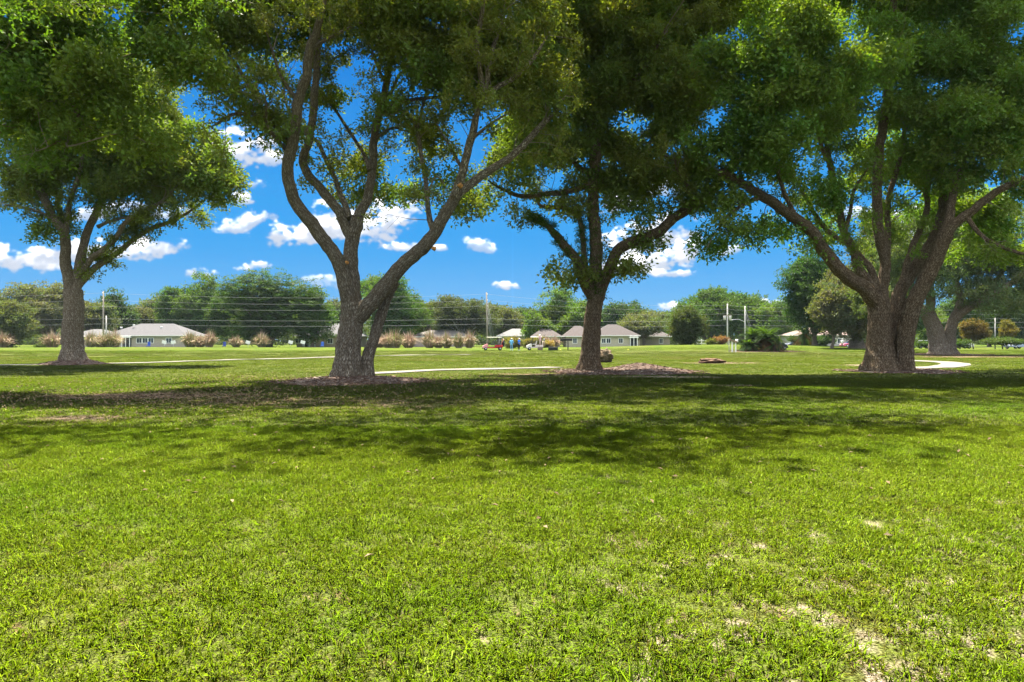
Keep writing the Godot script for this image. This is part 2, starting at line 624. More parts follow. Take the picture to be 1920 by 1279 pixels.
const SKY_TOP := 4.2
func make_sky() -> ImageTexture:
	var n := FastNoiseLite.new()
	n.seed = 5
	n.frequency = 1.0
	n.fractal_octaves = 5
	var low := Image.create(1024, 512, false, Image.FORMAT_RGBA8)
	low.fill(enc(Vector3(0.10, 0.16, 0.06)))
	for j in 258:
		var e := PI * (0.5 - (j + 0.5) / 512.0)
		var b := sky_base(maxf(e, 0.0))
		for i in 1024:
			var az := wrapf(TAU * (i + 0.5) / 1024.0, -PI, PI)
			var c := b
			if e > 0.02:
				# broken cumulus on a flat layer, looser towards the horizon
				var s := 1.0 / (sin(e) + 0.10)
				var q := Vector2(sin(az), -cos(az)) * cos(e) * s
				var v := n.get_noise_3d(q.x * 0.9, 3.0, q.y * 0.9) + 0.20
				var inside := smoothstep(0.80, 0.62, absf(az)) * smoothstep(0.47, 0.40, e)
				v -= 0.9 * inside + 0.34 * smoothstep(0.60, 0.32, e)
				var a := smoothstep(-0.06, 0.26, v)
				if a > 0.0:
					var w := lerpf(1.8, 4.1, smoothstep(0.0, 0.45, v + 0.3 * n.get_noise_3d(q.x * 3.0, 9.0, q.y * 3.0)))
					c = c.lerp(Vector3(w, w, w * 1.02), a * 0.96)
			low.set_pixel(i, j, enc(c))
	low.resize(4096, 2048, Image.INTERPOLATE_CUBIC)
	# the clouds that the photograph shows: [x, y, rx, ry, tilt, strength]
	var cl := [[40, 492, 95, 24, 0.05, 1.0], [140, 476, 55, 24, 0.0, 1.0], [275, 470, 62, 20, -0.15, 0.95], [455, 285, 62, 34, -0.1, 1.0], [515, 300, 26, 14, 0, 0.8], [488, 349, 28, 10, 0, 0.6], [462, 418, 52, 16, -0.3, 0.8], [452, 375, 18, 13, 0, 0.9],
		[548, 446, 58, 21, 0.05, 1.0], [640, 425, 62, 38, -0.1, 1.0], [715, 422, 60, 38, -0.35, 1.0], [755, 464, 27, 9, 0, 0.9], [826, 466, 13, 6, 0, 0.7], [902, 464, 32, 13, 0.2, 0.6], [480, 501, 32, 8, -0.1, 0.8], [953, 538, 25, 8, 0, 1.0], [610, 533, 36, 14, 0.1, 0.45],
		[1215, 452, 85, 34, -0.25, 1.0], [1205, 502, 70, 22, 0.0, 1.0], [1262, 485, 66, 22, -0.35, 1.0], [1260, 515, 60, 8, 0, 0.8], [1165, 378, 50, 26, -0.3, 0.9], [1250, 350, 40, 22, 0, 0.7], [300, 402, 55, 15, 0, 0.8], [160, 405, 34, 13, 0, 0.8], [1252, 576, 24, 9, 0, 0.9], [1375, 470, 26, 9, -0.3, 0.7],
		[1600, 402, 40, 12, 0, 0.6], [1545, 510, 60, 14, 0, 0.6], [1450, 572, 40, 8, 0, 0.6], [450, 40, 45, 40, 0, 0.9], [600, 20, 60, 25, 0, 0.8], [930, 60, 50, 30, 0, 0.8], [380, 515, 30, 10, 0, 0.8], [210, 395, 40, 14, -0.2, 0.6], [1750, 430, 80, 40, 0, 0.8], [1880, 560, 60, 20, 0, 0.8]]
	for k in cl:
		var x0: float = k[0]; var y0: float = k[1]; var rx: float = k[2] * 1.55; var ry: float = k[3] * 1.7
		var c0 := cos(k[4]); var s0 := sin(k[4])
		var ext := maxf(rx * absf(c0) + ry * absf(s0), 12.0)
		var eyt := maxf(ry * absf(c0) + rx * absf(s0), 12.0)
		var az0 := atan((x0 - ext - 960.0) / F)
		var az1 := atan((x0 + ext - 960.0) / F)
		var i0 := int(floor(az0 / TAU * 4096.0))
		var i1 := int(ceil(az1 / TAU * 4096.0))
		for col_ in range(i0, i1 + 1):
			var i := posmod(col_, 4096)
			var az := TAU * (col_ + 0.5) / 4096.0
			var X := 960.0 + tan(az) * F
			var e0 := atan((639.5 - y0 - eyt) / F * cos(az))
			var e1 := atan((639.5 - y0 + eyt) / F * cos(az))
			var j0 := int((0.5 - e1 / PI) * 2048.0)
			var j1 := mini(1022, int((0.5 - e0 / PI) * 2048.0))
			for j in range(j0, j1 + 1):
				var e := PI * (0.5 - (j + 0.5) / 2048.0)
				var Y := 639.5 - tan(e) / cos(az) * F
				var dx := X - x0
				var dy := Y - y0
				var u := (dx * c0 + dy * s0) / rx
				var v := (-dx * s0 + dy * c0) / ry
				# flat undersides, heaped tops
				v *= 1.0 + 0.55 * clampf(v * 4.0, 0.0, 1.0)
				var g := 1.0 - (u * u + v * v)
				if g < -0.35: continue
				var dens := g * 0.95 - 0.40 + 0.72 * n.get_noise_3d(X * 0.016, Y * 0.024, 2.0) + 0.44 * n.get_noise_3d(X * 0.055, Y * 0.085, 5.0)
				var a: float = smoothstep(0.02, 0.46, dens) * k[5] * smoothstep(-0.35, 0.1, g)
				if a <= 0.0: continue
				var lit := clampf(0.50 - 0.85 * v + 0.6 * n.get_noise_3d(X * 0.03, Y * 0.04, 8.0), 0.0, 1.0)
				var body := Vector3(0.66, 0.73, 0.86).lerp(Vector3(3.0, 2.95, 2.9), pow(lit, 3.6))
				var col := low.get_pixel(i, j).srgb_to_linear()
				var was := Vector3(col.r, col.g, col.b) * SKY_TOP
				low.set_pixel(i, j, enc(was.lerp(body, a)))
	return ImageTexture.create_from_image(low)

# ---------------------------------------------------------------- ground
func spot(x: float, z: float, cx: float, cz: float, rx: float, rz: float) -> float:
	return exp(-pow((x - cx) / rx, 2) - pow((z - cz) / rz, 2))

var bare_spots := []    # [x, z, rx, rz, strength, sandy]
func bare(x: float, z: float) -> Vector2:
	# how bare the lawn is (x) and how pale the soil is there (y)
	var d := -z
	var b := 0.0
	var sandy := 0.0
	if d < 13.0:
		# thin sandy turf in the foreground, more of it to the right
		var g := smoothstep(7.5, 3.0, d) * (0.30 + 0.70 * smoothstep(-0.6, 1.6, x))
		var n := nz2.get_noise_2d(x * 2.3, z * 2.3) * 0.5 + nz2.get_noise_2d(x * 7.0 + 9, z * 7.0) * 0.6
		b = smoothstep(0.28, 0.62, n * 0.9 + g * 0.28)
		sandy = smoothstep(-0.2, 0.5, x * 0.3 + nz2.get_noise_2d(x * 1.7, z * 1.7 + 50))
	for s in bare_spots:
		var q := spot(x, z, s[0], s[1], s[2], s[3])
		if q > 0.02:
			var n := nz2.get_noise_2d(x * 1.6, z * 1.6) * 0.5 + nz2.get_noise_2d(x * 5.0, z * 5.0) * 0.35
			b = maxf(b, smoothstep(0.35, 0.75, q * s[4] + n * 0.6))
			sandy = lerpf(sandy, s[5], q)
	return Vector2(b, sandy)

func lawn_tone(x: float, z: float) -> Color:
	var a := nz2.get_noise_2d(x * 0.22, z * 0.22)
	var b := nz2.get_noise_2d(x * 0.9 + 31, z * 0.9)
	var c := nz2.get_noise_2d(x * 0.06 + 7, z * 0.06)
	var g := Color(0.248, 0.378, 0.042)
	g = g.lerp(Color(0.33, 0.425, 0.050), clampf(0.30 + a * 0.8 + b * 0.25, 0, 1) * 0.7)
	g = g.lerp(Color(0.14, 0.30, 0.028), clampf(-a * 0.9 - b * 0.5 + c * 0.6, 0, 1) * 0.6)
	if -z > 45.0:
		g = g.lerp(Color(0.32, 0.34, 0.085), clampf(c * 1.6 + a * 0.6, 0, 1) * 0.6)
	return g

func near_path(x: float, z: float, slack: float) -> bool:
	for p in paths:
		for i in p.pts.size() - 1:
			var a: Vector2 = p.pts[i]
			var b: Vector2 = p.pts[i + 1]
			var q := Geometry2D.get_closest_point_to_segment(Vector2(x, z), a, b)
			if q.distance_to(Vector2(x, z)) < p.w * 0.5 + slack: return true
	return false

func make_ground() -> void:
	var rr := [0.0, 0.6]
	while rr[-1] < 4000.0:
		rr.append(rr[-1] * (1.022 if rr[-1] < 70.0 else (1.05 if rr[-1] < 260.0 else 1.35)))
	var aa := []
	for i in 300: aa.append(deg_to_rad(-46.0 + 92.0 * i / 300.0))
	for i in 45: aa.append(deg_to_rad(46.0 + 268.0 * i / 45.0))
	var na := aa.size()
	var v := PackedVector3Array()
	var c := PackedColorArray()
	var ix := PackedInt32Array()
	for r in rr:
		for a in aa:
			var x: float = sin(a) * r
			var z: float = -cos(a) * r
			v.append(Vector3(x, gh(x, z), z))
			var g := lawn_tone(x, z) * 0.34  # lawn tone darkened so gaps between the blades read as shaded
			if r < 90.0:
				var bb := bare(x, z)
				var soil := Color(0.15, 0.095, 0.058).lerp(Color(0.34, 0.285, 0.205), bb.y)
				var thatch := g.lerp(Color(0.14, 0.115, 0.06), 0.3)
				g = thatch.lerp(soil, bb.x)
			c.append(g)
	for i in rr.size() - 1:
		for k in na:
			var p := i * na + k
			var q := i * na + (k + 1) % na
			if i > 0: ix.append_array([p, p + na, q])
			ix.append_array([q, p + na, q + na])
	var arr := []
	arr.resize(Mesh.ARRAY_MAX)
	arr[Mesh.ARRAY_VERTEX] = v
	arr[Mesh.ARRAY_COLOR] = c
	arr[Mesh.ARRAY_INDEX] = ix
	var st := SurfaceTool.new()
	st.create_from_arrays(arr)
	st.generate_normals()
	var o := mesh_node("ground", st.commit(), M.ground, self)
	tag(o, "wide green golf course lawn running to the far houses", "lawn", "", "structure")

func make_path(pts: Array, w: float, label: String) -> void:
	# pts: [photo x, photo y] on flat ground
	var q := []
	for p in pts:
		var d := depth_at(p[1])
		q.append(Vector3((p[0] - 960.0) / F * d, 0, -d))
	var s := spline(q, 0.5)
	var flat := []
	for p in s: flat.append(Vector2(p.x, p.z))
	paths.append({"pts": flat, "w": w})
	var st := begin()
	var n := s.size()
	var prev := []
	for i in n:
		var t: Vector3 = (s[mini(i + 1, n - 1)] - s[maxi(i - 1, 0)]).normalized()
		var e := Vector3(-t.z, 0, t.x) * w * 0.5
		var a: Vector3 = s[i] - e
		var b: Vector3 = s[i] + e
		var row := [a + Vector3(0, gh(a.x, a.z) - 0.08, 0), a + Vector3(0, gh(a.x, a.z) + 0.035, 0), b + Vector3(0, gh(b.x, b.z) + 0.035, 0), b + Vector3(0, gh(b.x, b.z) - 0.08, 0)]
		if i > 0:
			for k in 3: quad(st, prev[k], row[k], row[k + 1], prev[k + 1])
		prev = row
	var o := mesh_node("cart_path", done(st), M.concrete, self)
	tag(o, label, "path", "", "structure")

func blade_patch(seed_: int, blades: int, size: float, height: float, width: float) -> ArrayMesh:
	rng.seed = seed_
	var v := PackedVector3Array()
	var c := PackedColorArray()
	var nrm := PackedVector3Array()
	var ix := PackedInt32Array()
	var tufts := []
	for i in 14: tufts.append(Vector3(rng.randf_range(-0.5, 0.5) * size, 0, rng.randf_range(-0.5, 0.5) * size))
	for i in blades:
		var p := Vector3(rng.randf_range(-0.5, 0.5) * size, -0.004, rng.randf_range(-0.5, 0.5) * size)
		var out := Vector3(cos(i * 2.4), 0, sin(i * 2.4))
		if i % 3 != 0:
			var t: Vector3 = tufts[i % 14]
			var o := Vector3(rng.randfn() * 0.018, 0, rng.randfn() * 0.018)
			p = t + o + Vector3(0, -0.004, 0)
			out = (o.normalized() + out * 0.4).normalized()
		var h := height * rng.randf_range(0.35, 1.2)
		var lean := rng.randf_range(0.35, 1.7)
		var s := Vector3(-out.z, 0, out.x).rotated(Vector3.UP, rng.randf_range(-0.9, 0.9)) * width * rng.randf_range(0.7, 1.3) * 0.5
		var m := p + Vector3(0, h * (0.66 - 0.12 * lean), 0) + out * h * lean * 0.42
		var tip := p + Vector3(0, h * (1.0 - 0.36 * lean), 0) + out * h * lean
		var at := v.size()
		v.append_array([p - s, p + s, m - s * 0.8, m + s * 0.8, tip])
		var t := rng.randf_range(0.7, 1.3)
		var col := Color(t * rng.randf_range(0.85, 1.2), t, t * rng.randf_range(0.7, 1.3))
		if rng.randf() < 0.15: col = Color(1.4 * t, 1.0 * t, 3.5 * t)     # straw
		var face := s.cross(tip - p).normalized()
		if face.y < 0: face = -face
		for k in 5:
			c.append(col)
			nrm.append(face)
		ix.append_array([at, at + 1, at + 2, at + 2, at + 1, at + 3, at + 2, at + 3, at + 4])
	var arr := []
	arr.resize(Mesh.ARRAY_MAX)
	arr[Mesh.ARRAY_VERTEX] = v
	arr[Mesh.ARRAY_NORMAL] = nrm
	arr[Mesh.ARRAY_COLOR] = c
	arr[Mesh.ARRAY_INDEX] = ix
	var m := ArrayMesh.new()
	m.add_surface_from_arrays(Mesh.PRIMITIVE_TRIANGLES, arr)
	return m

func grass_zone(m: Mesh, d0: float, d1: float, cell: float, scale_: float, label: String, seed_: int, thatch := false) -> void:
	rng.seed = seed_
	var where := []
	var cols := PackedColorArray()
	var d := d0
	while d < d1:
		var half := d * 0.80 + 1.5
		var x := -half
		while x < half:
			var X := x + rng.randf_range(-0.5, 0.5) * cell
			var Z := -d + rng.randf_range(-0.5, 0.5) * cell
			x += cell
			var bb := bare(X, Z)
			var keep := 1.0 - bb.x * 0.72
			if thatch: keep = bb.x * 1.6 + 0.15
			if rng.randf() > keep: continue
			var skip := false
			for b in beds:
				if Vector2(X - b[0], Z - b[1]).length() < b[2] * (0.93 + 0.2 * nz2.get_noise_2d(X, Z)): skip = true
			if skip or (d > 22.0 and near_path(X, Z, 0.1)): continue
			var s := scale_ * rng.randf_range(0.85, 1.15)
			var hh := (0.35 if thatch else 1.0) * s / scale_ * (1.0 + 0.45 * nz2.get_noise_2d(X * 1.4, Z * 1.4)) * (1.0 - 0.25 * bb.x)
			where.append(Transform3D(Basis(Vector3.UP, rng.randf() * TAU).scaled_local(Vector3(s, hh, s)), Vector3(X, gh(X, Z), Z)))
			var g := lawn_tone(X, Z)
			g = g.lerp(Color(0.38, 0.33, 0.14), clampf(bb.x * 0.5 + 0.22 * nz2.get_noise_2d(X * 3.0, Z * 3.0 + 70), 0, 0.6))
			var t := rng.randf_range(0.85, 1.15)
			if thatch: g = Color(0.20, 0.15, 0.085).lerp(Color(0.30, 0.25, 0.15), rng.randf())
			cols.append(Color(g.r * t, g.g * t, g.b * t) * (0.8 if thatch else 1.42))
		d += cell
	var o := multimesh("grass", m, M.grass, where, cols, self)
	tag(o, label, "grass", "", "stuff")

func mulch_bed(x: float, d: float, r: float, label: String, seed_: int, bumps := [], tall := 0.13) -> void:
	rng.seed = seed_
	var c := on_ground(x, d)
	beds.append([c.x, c.z, r])
	var o := base("mulch_bed", c, label, "mulch")
	var shape := func(a: float, t: float) -> Vector3:
		var R := r * (1.0 + 0.20 * nz2.get_noise_2d(cos(a) * 1.2 + seed_, sin(a) * 1.2))
		var p := Vector3(cos(a) * R * t, 0, sin(a) * R * t)
		p.y = gh(c.x + p.x, c.z + p.z) - c.y + tall * (1.0 - t * t) - 0.02 * t * t + (0.05 * nz2.get_noise_2d(p.x * 1.5 + c.x, p.z * 1.5) + 0.03 * nz2.get_noise_2d(p.x * 5.0, p.z * 5.0)) * (1.0 - t * 0.7)
		for b in bumps: p.y += b[3] * exp(-(pow(p.x - b[0], 2) + pow(p.z - b[1], 2)) / (b[2] * b[2])) * (1.0 - pow(t, 6))
		if t > 0.99: p.y -= 0.04
		return p
	var st := SurfaceTool.new()
	st.begin(Mesh.PRIMITIVE_TRIANGLES)
	var rings := 16
	var segs := 64
	for i in rings:
		for k in segs:
			var a0 := TAU * k / segs
			var a1 := TAU * (k + 1) / segs
			var t0 := float(i) / rings
			var t1 := float(i + 1) / rings
			quad(st, shape.call(a0, t0), shape.call(a0, t1), shape.call(a1, t1), shape.call(a1, t0))
	st.generate_normals()
	mesh_node("mulch_surface", st.commit(), M.mulch, o)
	var where := []
	var cols := PackedColorArray()
	for i in int(r * r * 260.0):
		var t := sqrt(rng.randf()) * 1.12
		var a := rng.randf() * TAU
		var p: Vector3 = shape.call(a, minf(t, 0.985))
		if t > 0.985:
			p = Vector3(p.x * t, 0, p.z * t)
			p.y = gh(c.x + p.x, c.z + p.z) - c.y + 0.02
		where.append(Transform3D(Basis(Vector3.UP, rng.randf() * TAU) * Basis(Vector3.RIGHT, rng.randf_range(-0.5, 0.5)) * Basis.from_scale(Vector3(rng.randf_range(0.6, 1.6), 1, rng.randf_range(0.6, 1.4))), p + Vector3(0, 0.012, 0)))
		var h := rng.randf()
		var col := Color(0.075, 0.042, 0.028).lerp(Color(0.14, 0.09, 0.065), rng.randf())
		if h > 0.88: col = Color(0.30, 0.26, 0.21)
		elif h < 0.25: col = Color(0.05, 0.032, 0.024)
		cols.append(col)
	multimesh("mulch_chips", box_mesh(Vector3(0.075, 0.012, 0.028)), M.chip, where, cols, o)

func litter(label: String, x: float, d: float, rx: float, rz: float, n: int, seed_: int) -> void:
	# dry fallen leaves
	rng.seed = seed_
	var st := begin()
	quad(st, Vector3(-0.035, 0.0, 0), Vector3(0, 0.012, -0.016), Vector3(0.035, 0.004, 0), Vector3(0, 0.012, 0.016))
	var c := on_ground(x, d)
	var where := []
	var cols := PackedColorArray()
	for i in n:
		var p := Vector3(c.x + rng.randfn() * rx, 0, c.z + rng.randfn() * rz)
		if p.z > -4.0: continue
		p.y = gh(p.x, p.z) + rng.randf_range(0.015, 0.05)
		where.append(Transform3D(Basis(Vector3.UP, rng.randf() * TAU) * Basis(rand_dir(), rng.randf_range(0, 0.6)), p))
		cols.append(Color(0.13, 0.085, 0.05).lerp(Color(0.24, 0.18, 0.11), rng.randf()))
	var o := multimesh("fallen_leaves", done(st), M.chip, where, cols, self)
	tag(o, label, "leaves", "", "stuff")

# ---------------------------------------------------------------- built things
func house(label: String, x0: float, x1: float, d: float, deep: float, eave: float, ridge: float, wall: Color, roof: Color, seed_: int, openings: Array, opt := {}) -> Node3D:
	# eave and ridge in metres above the ground; openings: [kind, photo x0, x1, bottom, top] with heights in metres
	var k := d / F
	var c := on_ground((x0 + x1) * 0.5, d + deep * 0.5)
	c.x = ((x0 + x1) * 0.5 - 960.0) * k
	var w := (x1 - x0) * k
	var o := base("house", c, label, "house")
	var wm := shingle(wall, seed_ + 50)
	wm.uv1_scale = Vector3(0.3, 0.3, 0.3)
	mesh_node("wall", box_mesh(Vector3(w, eave + 0.6, deep), 0.0, Vector3(0, (eave + 0.6) * 0.5 - 0.6, 0)), wm, o)
	var st := begin()
	var ov := 0.55
	var hx := w * 0.5 + ov
	var hz := deep * 0.5 + ov
	var y0 := eave - 0.08
	var inset: float = opt.get("inset", minf(hz, hx * 0.8))
	var ra := Vector3(-hx + inset, ridge, 0)
	var rb := Vector3(hx - inset, ridge, 0)
	var A := Vector3(-hx, y0, hz)
	var B := Vector3(hx, y0, hz)
	var C := Vector3(hx, y0, -hz)
	var D := Vector3(-hx, y0, -hz)
	quad(st, A, ra, rb, B)
	quad(st, C, rb, ra, D)
	for v in [D, ra, A, B, rb, C]: st.add_vertex(v)
	quad(st, A, B, C, D)
	mesh_node("roof", done(st), shingle(roof, seed_), o)
	st = begin()
	add_box(st, Vector3(0, y0 - 0.06, hz - 0.02), Vector3(hx * 2, 0.16, 0.05))
	add_box(st, Vector3(hx - 0.02, y0 - 0.06, 0), Vector3(0.05, 0.16, hz * 2 - 0.2))
	add_box(st, Vector3(-hx + 0.02, y0 - 0.06, 0), Vector3(0.05, 0.16, hz * 2 - 0.2))
	mesh_node("fascia", done(st), M.white, o)
	for q in openings:
		var a: float = (q[1] - 960.0) * k - c.x
		var b: float = (q[2] - 960.0) * k - c.x
		var m := Vector3((a + b) * 0.5, (q[3] + q[4]) * 0.5, deep * 0.5)
		var s := Vector2(b - a, q[4] - q[3])
		if q[0] == "window":
			st = begin()
			for e in [-1, 1]:
				add_box(st, Vector3(e * s.x * 0.5, 0, 0.03), Vector3(0.12, s.y + 0.12, 0.09))
				add_box(st, Vector3(0, e * s.y * 0.5, 0.03), Vector3(s.x - 0.12, 0.12, 0.09))
			add_box(st, Vector3(0, 0, 0.03), Vector3(0.06, s.y - 0.12, 0.06))
			var f := mesh_node("window", done(st), M.white, o, m)
			mesh_node("pane", box_mesh(Vector3(s.x - 0.1, s.y - 0.1, 0.03), 0, Vector3(0, 0, 0.016)), M.glass, f)
		elif q[0] == "door":
			var f := mesh_node("door", box_mesh(Vector3(s.x, s.y, 0.07), 0.01, Vector3(0, 0, 0.035)), mat(q[5], 0.6), o, m)
			mesh_node("handle", box_mesh(Vector3(0.12, 0.05, 0.06), 0.01, Vector3(s.x * 0.36, -0.1, 0.1)), M.metal, f)
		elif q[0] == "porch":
			# flat panel coloured as the porch's shade, with a white lintel and posts
			mesh_node("porch_shade_panel", box_mesh(Vector3(s.x, s.y, 0.05), 0, Vector3(0, 0, 0.026)), mat(Color(0.03, 0.035, 0.04), 0.6), o, m)
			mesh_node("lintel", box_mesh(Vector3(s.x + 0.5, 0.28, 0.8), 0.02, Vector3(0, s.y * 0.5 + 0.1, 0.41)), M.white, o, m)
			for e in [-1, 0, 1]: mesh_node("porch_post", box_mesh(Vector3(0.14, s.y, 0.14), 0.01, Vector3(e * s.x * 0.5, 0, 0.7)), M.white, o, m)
	for q in opt.get("vents", []):
		var p := Vector3((q[0] - 960.0) * k - c.x, q[1], hz * 0.35)
		mesh_node("roof_vent", box_mesh(Vector3(0.4, 0.35, 0.4), 0.03), M.white, o, p)
	return o

func utility_pole(label: String, x: float, d: float, top: float, r: float, pale: bool, opt := {}) -> Node3D:
	var at := on_ground(x, d)
	var o := base("utility_pole", at, label, "utility pole")
	var m: Material = M.pole_pale if pale else M.pole
	var lean: float = opt.get("lean", 0.0)
	mesh_node("pole", rod(Vector3(0, -0.4, 0), Vector3(lean, top, 0), r, r * 0.72, 12), m, o)
	for h in opt.get("insulators", []):
		mesh_node("insulator", rod(Vector3(0, h - 0.15, 0.12 + r), Vector3(0, h + 0.12, 0.12 + r), 0.07, 0.05, 8), M.white, o)
		mesh_node("bracket", box_mesh(Vector3(0.08, 0.08, 0.3), 0.0, Vector3(0, h - 0.12, 0.1)), M.metal, o)
	if opt.has("transformer"):
		for e in [-1, 1]:
			mesh_node("transformer", rod(Vector3(e * 0.6, opt.transformer - 0.45, 0), Vector3(e * 0.6, opt.transformer + 0.45, 0), 0.28, 0.26, 14), M.pole_pale, o)
		mesh_node("crossarm", box_mesh(Vector3(1.9, 0.14, 0.12), 0.01, Vector3(0, opt.transformer + 0.5, 0.16)), M.pole, o)
	if opt.has("arm"):
		var tb := Tubes.new()
		sweep(tb, spline([Vector3(0, opt.arm, 0), Vector3(-1.4, opt.arm + 0.6, 0), Vector3(-2.8, opt.arm + 0.55, 0)], 0.4), PackedFloat32Array([0.06, 0.06, 0.06, 0.05, 0.05, 0.05, 0.05, 0.05, 0.05, 0.05, 0.05, 0.05]), 8)
		mesh_node("lamp_arm", tube_mesh(tb), M.metal, o)
		mesh_node("lamp_head", box_mesh(Vector3(0.8, 0.18, 0.34), 0.05, Vector3(-3.1, opt.arm + 0.5, 0)), M.metal, o)
	for g in opt.get("guys", []):
		mesh_node("guy_wire", rod(Vector3(0, g[0], 0), Vector3(g[1], 0.0, g[2]), 0.028, 0.028, 5), M.wire, o)
	return o

func wire(label: String, group: String, a: Vector3, b: Vector3, sag: float, r := 0.016) -> void:
	var p := PackedVector3Array()
	var q := PackedFloat32Array()
	for i in 25:
		var t := i / 24.0
		p.append(a.lerp(b, t) - Vector3(0, sag * 4.0 * t * (1.0 - t), 0) - a)
		q.append(r)
	var tb := Tubes.new()
	sweep(tb, p, q, 5)
	var o := mesh_node("power_line", tube_mesh(tb), M.wire, self, a)
	tag(o, label, "wire", group)

func ornamental_grass(label: String, x: float, d: float, w: float, h: float, seed_: int, green: float) -> void:
	rng.seed = seed_
	var at := on_ground(x, d)
	w *= rng.randf_range(1.0, 1.45)
	h *= rng.randf_range(0.8, 1.15)
	var v := PackedVector3Array()
	var c := PackedColorArray()
	var ix := PackedInt32Array()
	for i in 700:
		var a := rng.randf() * TAU
		var out := Vector3(cos(a), 0, sin(a))
		var p := out * rng.randf() * w * 0.16
		var l := h * rng.randf_range(0.4, 1.05) * (1.25 if i % 9 == 0 else 1.0)
		var lean := pow(rng.randf(), 0.7)
		if i % 9 == 0: lean *= 0.45
		var s := Vector3(-out.z, 0, out.x).rotated(Vector3.UP, rng.randf_range(-1, 1)) * rng.randf_range(0.015, 0.04)
		var m := p + Vector3(0, l * (0.75 - 0.15 * lean), 0) + out * w * 0.26 * lean
		var t := p + Vector3(0, l * (1.02 - 0.62 * lean * lean), 0) + out * w * 0.62 * lean
		var k := v.size()
		v.append_array([p - s, p + s, m - s, m + s, t])
		var f := rng.randf_range(0.75, 1.25)
		var col := Color(0.33, 0.225, 0.165) * f
		if rng.randf() < green: col = Color(0.20, 0.22, 0.075) * f
		elif rng.randf() < 0.35: col = Color(0.50, 0.41, 0.31) * f
		for q in 5: c.append(col)
		ix.append_array([k, k + 1, k + 2, k + 2, k + 1, k + 3, k + 2, k + 3, k + 4])
	var arr := []
	arr.resize(Mesh.ARRAY_MAX)
	arr[Mesh.ARRAY_VERTEX] = v
	arr[Mesh.ARRAY_COLOR] = c
	arr[Mesh.ARRAY_INDEX] = ix
	var st := SurfaceTool.new()
	st.create_from_arrays(arr)
	st.deindex()
	st.generate_normals()
	var o := mesh_node("ornamental_grass", st.commit(), M.straw, self, at)
	tag(o, label, "plant", "ornamental grass clumps along the lawn's far edge")

func sago(label: String, x: float, d: float, h: float, w: float, seed_: int, brown: float, group := "") -> void:
	rng.seed = seed_
	var at := on_ground(x, d)
	var o := base("sago_palm", at, label, "plant", group)
	mesh_node("trunk", rod(Vector3(0, -0.1, 0), Vector3(0.05, h * 0.45, 0), 0.17, 0.13, 10), M.bark_brown, o)
	var v := PackedVector3Array()
	var c := PackedColorArray()
	var ix := PackedInt32Array()
	for i in 84:
		var a := i * 2.399 + rng.randf() * 0.4
		var e := rng.randf_range(-0.75, 1.3)
		var out := Vector3(cos(a), 0, sin(a))
		var f := rng.randf_range(0.8, 1.2)
		var col := Color(0.055, 0.105, 0.025) * f
		if e < 0.15 and rng.randf() < brown: col = Color(0.19, 0.10, 0.05) * f
		elif e > 0.7: col = Color(0.09, 0.16, 0.03) * f
		var p0 := Vector3(0, h * 0.44, 0)
		var L := w * rng.randf_range(0.5, 0.68)
		var prev := p0
		for sgm in 9:
			var t := (sgm + 1) / 9.0
			var p := p0 + out * L * t * cos(e * (1.0 - t * 0.35)) + Vector3(0, L * sin(e) * t - L * 0.55 * t * t * (0.6 + 0.4 * cos(e)), 0)
			var fwd := (p - prev).normalized()
			var sd := fwd.cross(Vector3.UP).normalized()
			var ll := L * 0.20 * (1.0 - pow(absf(t - 0.45) * 1.5, 2) * 0.6)
			for s in [-1, 1]:
				for z in 2:
					var q := prev.lerp(p, z * 0.5)
					var k := v.size()
					v.append_array([q, q + fwd * 0.10, q + sd * s * ll + fwd * ll * 0.5 + Vector3(0, -0.03, 0)])
					for y in 3: c.append(col)
					ix.append_array([k, k + 1, k + 2])
			prev = p
	var arr := []
	arr.resize(Mesh.ARRAY_MAX)
	arr[Mesh.ARRAY_VERTEX] = v
	arr[Mesh.ARRAY_COLOR] = c
	arr[Mesh.ARRAY_INDEX] = ix
	var st := SurfaceTool.new()
	st.create_from_arrays(arr)
	st.deindex()
	st.generate_normals()
	mesh_node("fronds", st.commit(), M.leaf, o).set_meta("kind", "stuff")

func wheel(parent: Node, at: Vector3, r: float, w: float) -> void:
	var t := mesh_node("wheel", rod(Vector3(0, 0, -w * 0.5), Vector3(0, 0, w * 0.5), r, r, 20), M.rubber, parent, at)
	mesh_node("rim", rod(Vector3(0, 0, -w * 0.5 - 0.012), Vector3(0, 0, w * 0.5 + 0.012), r * 0.55, r * 0.55, 14), M.metal, t)

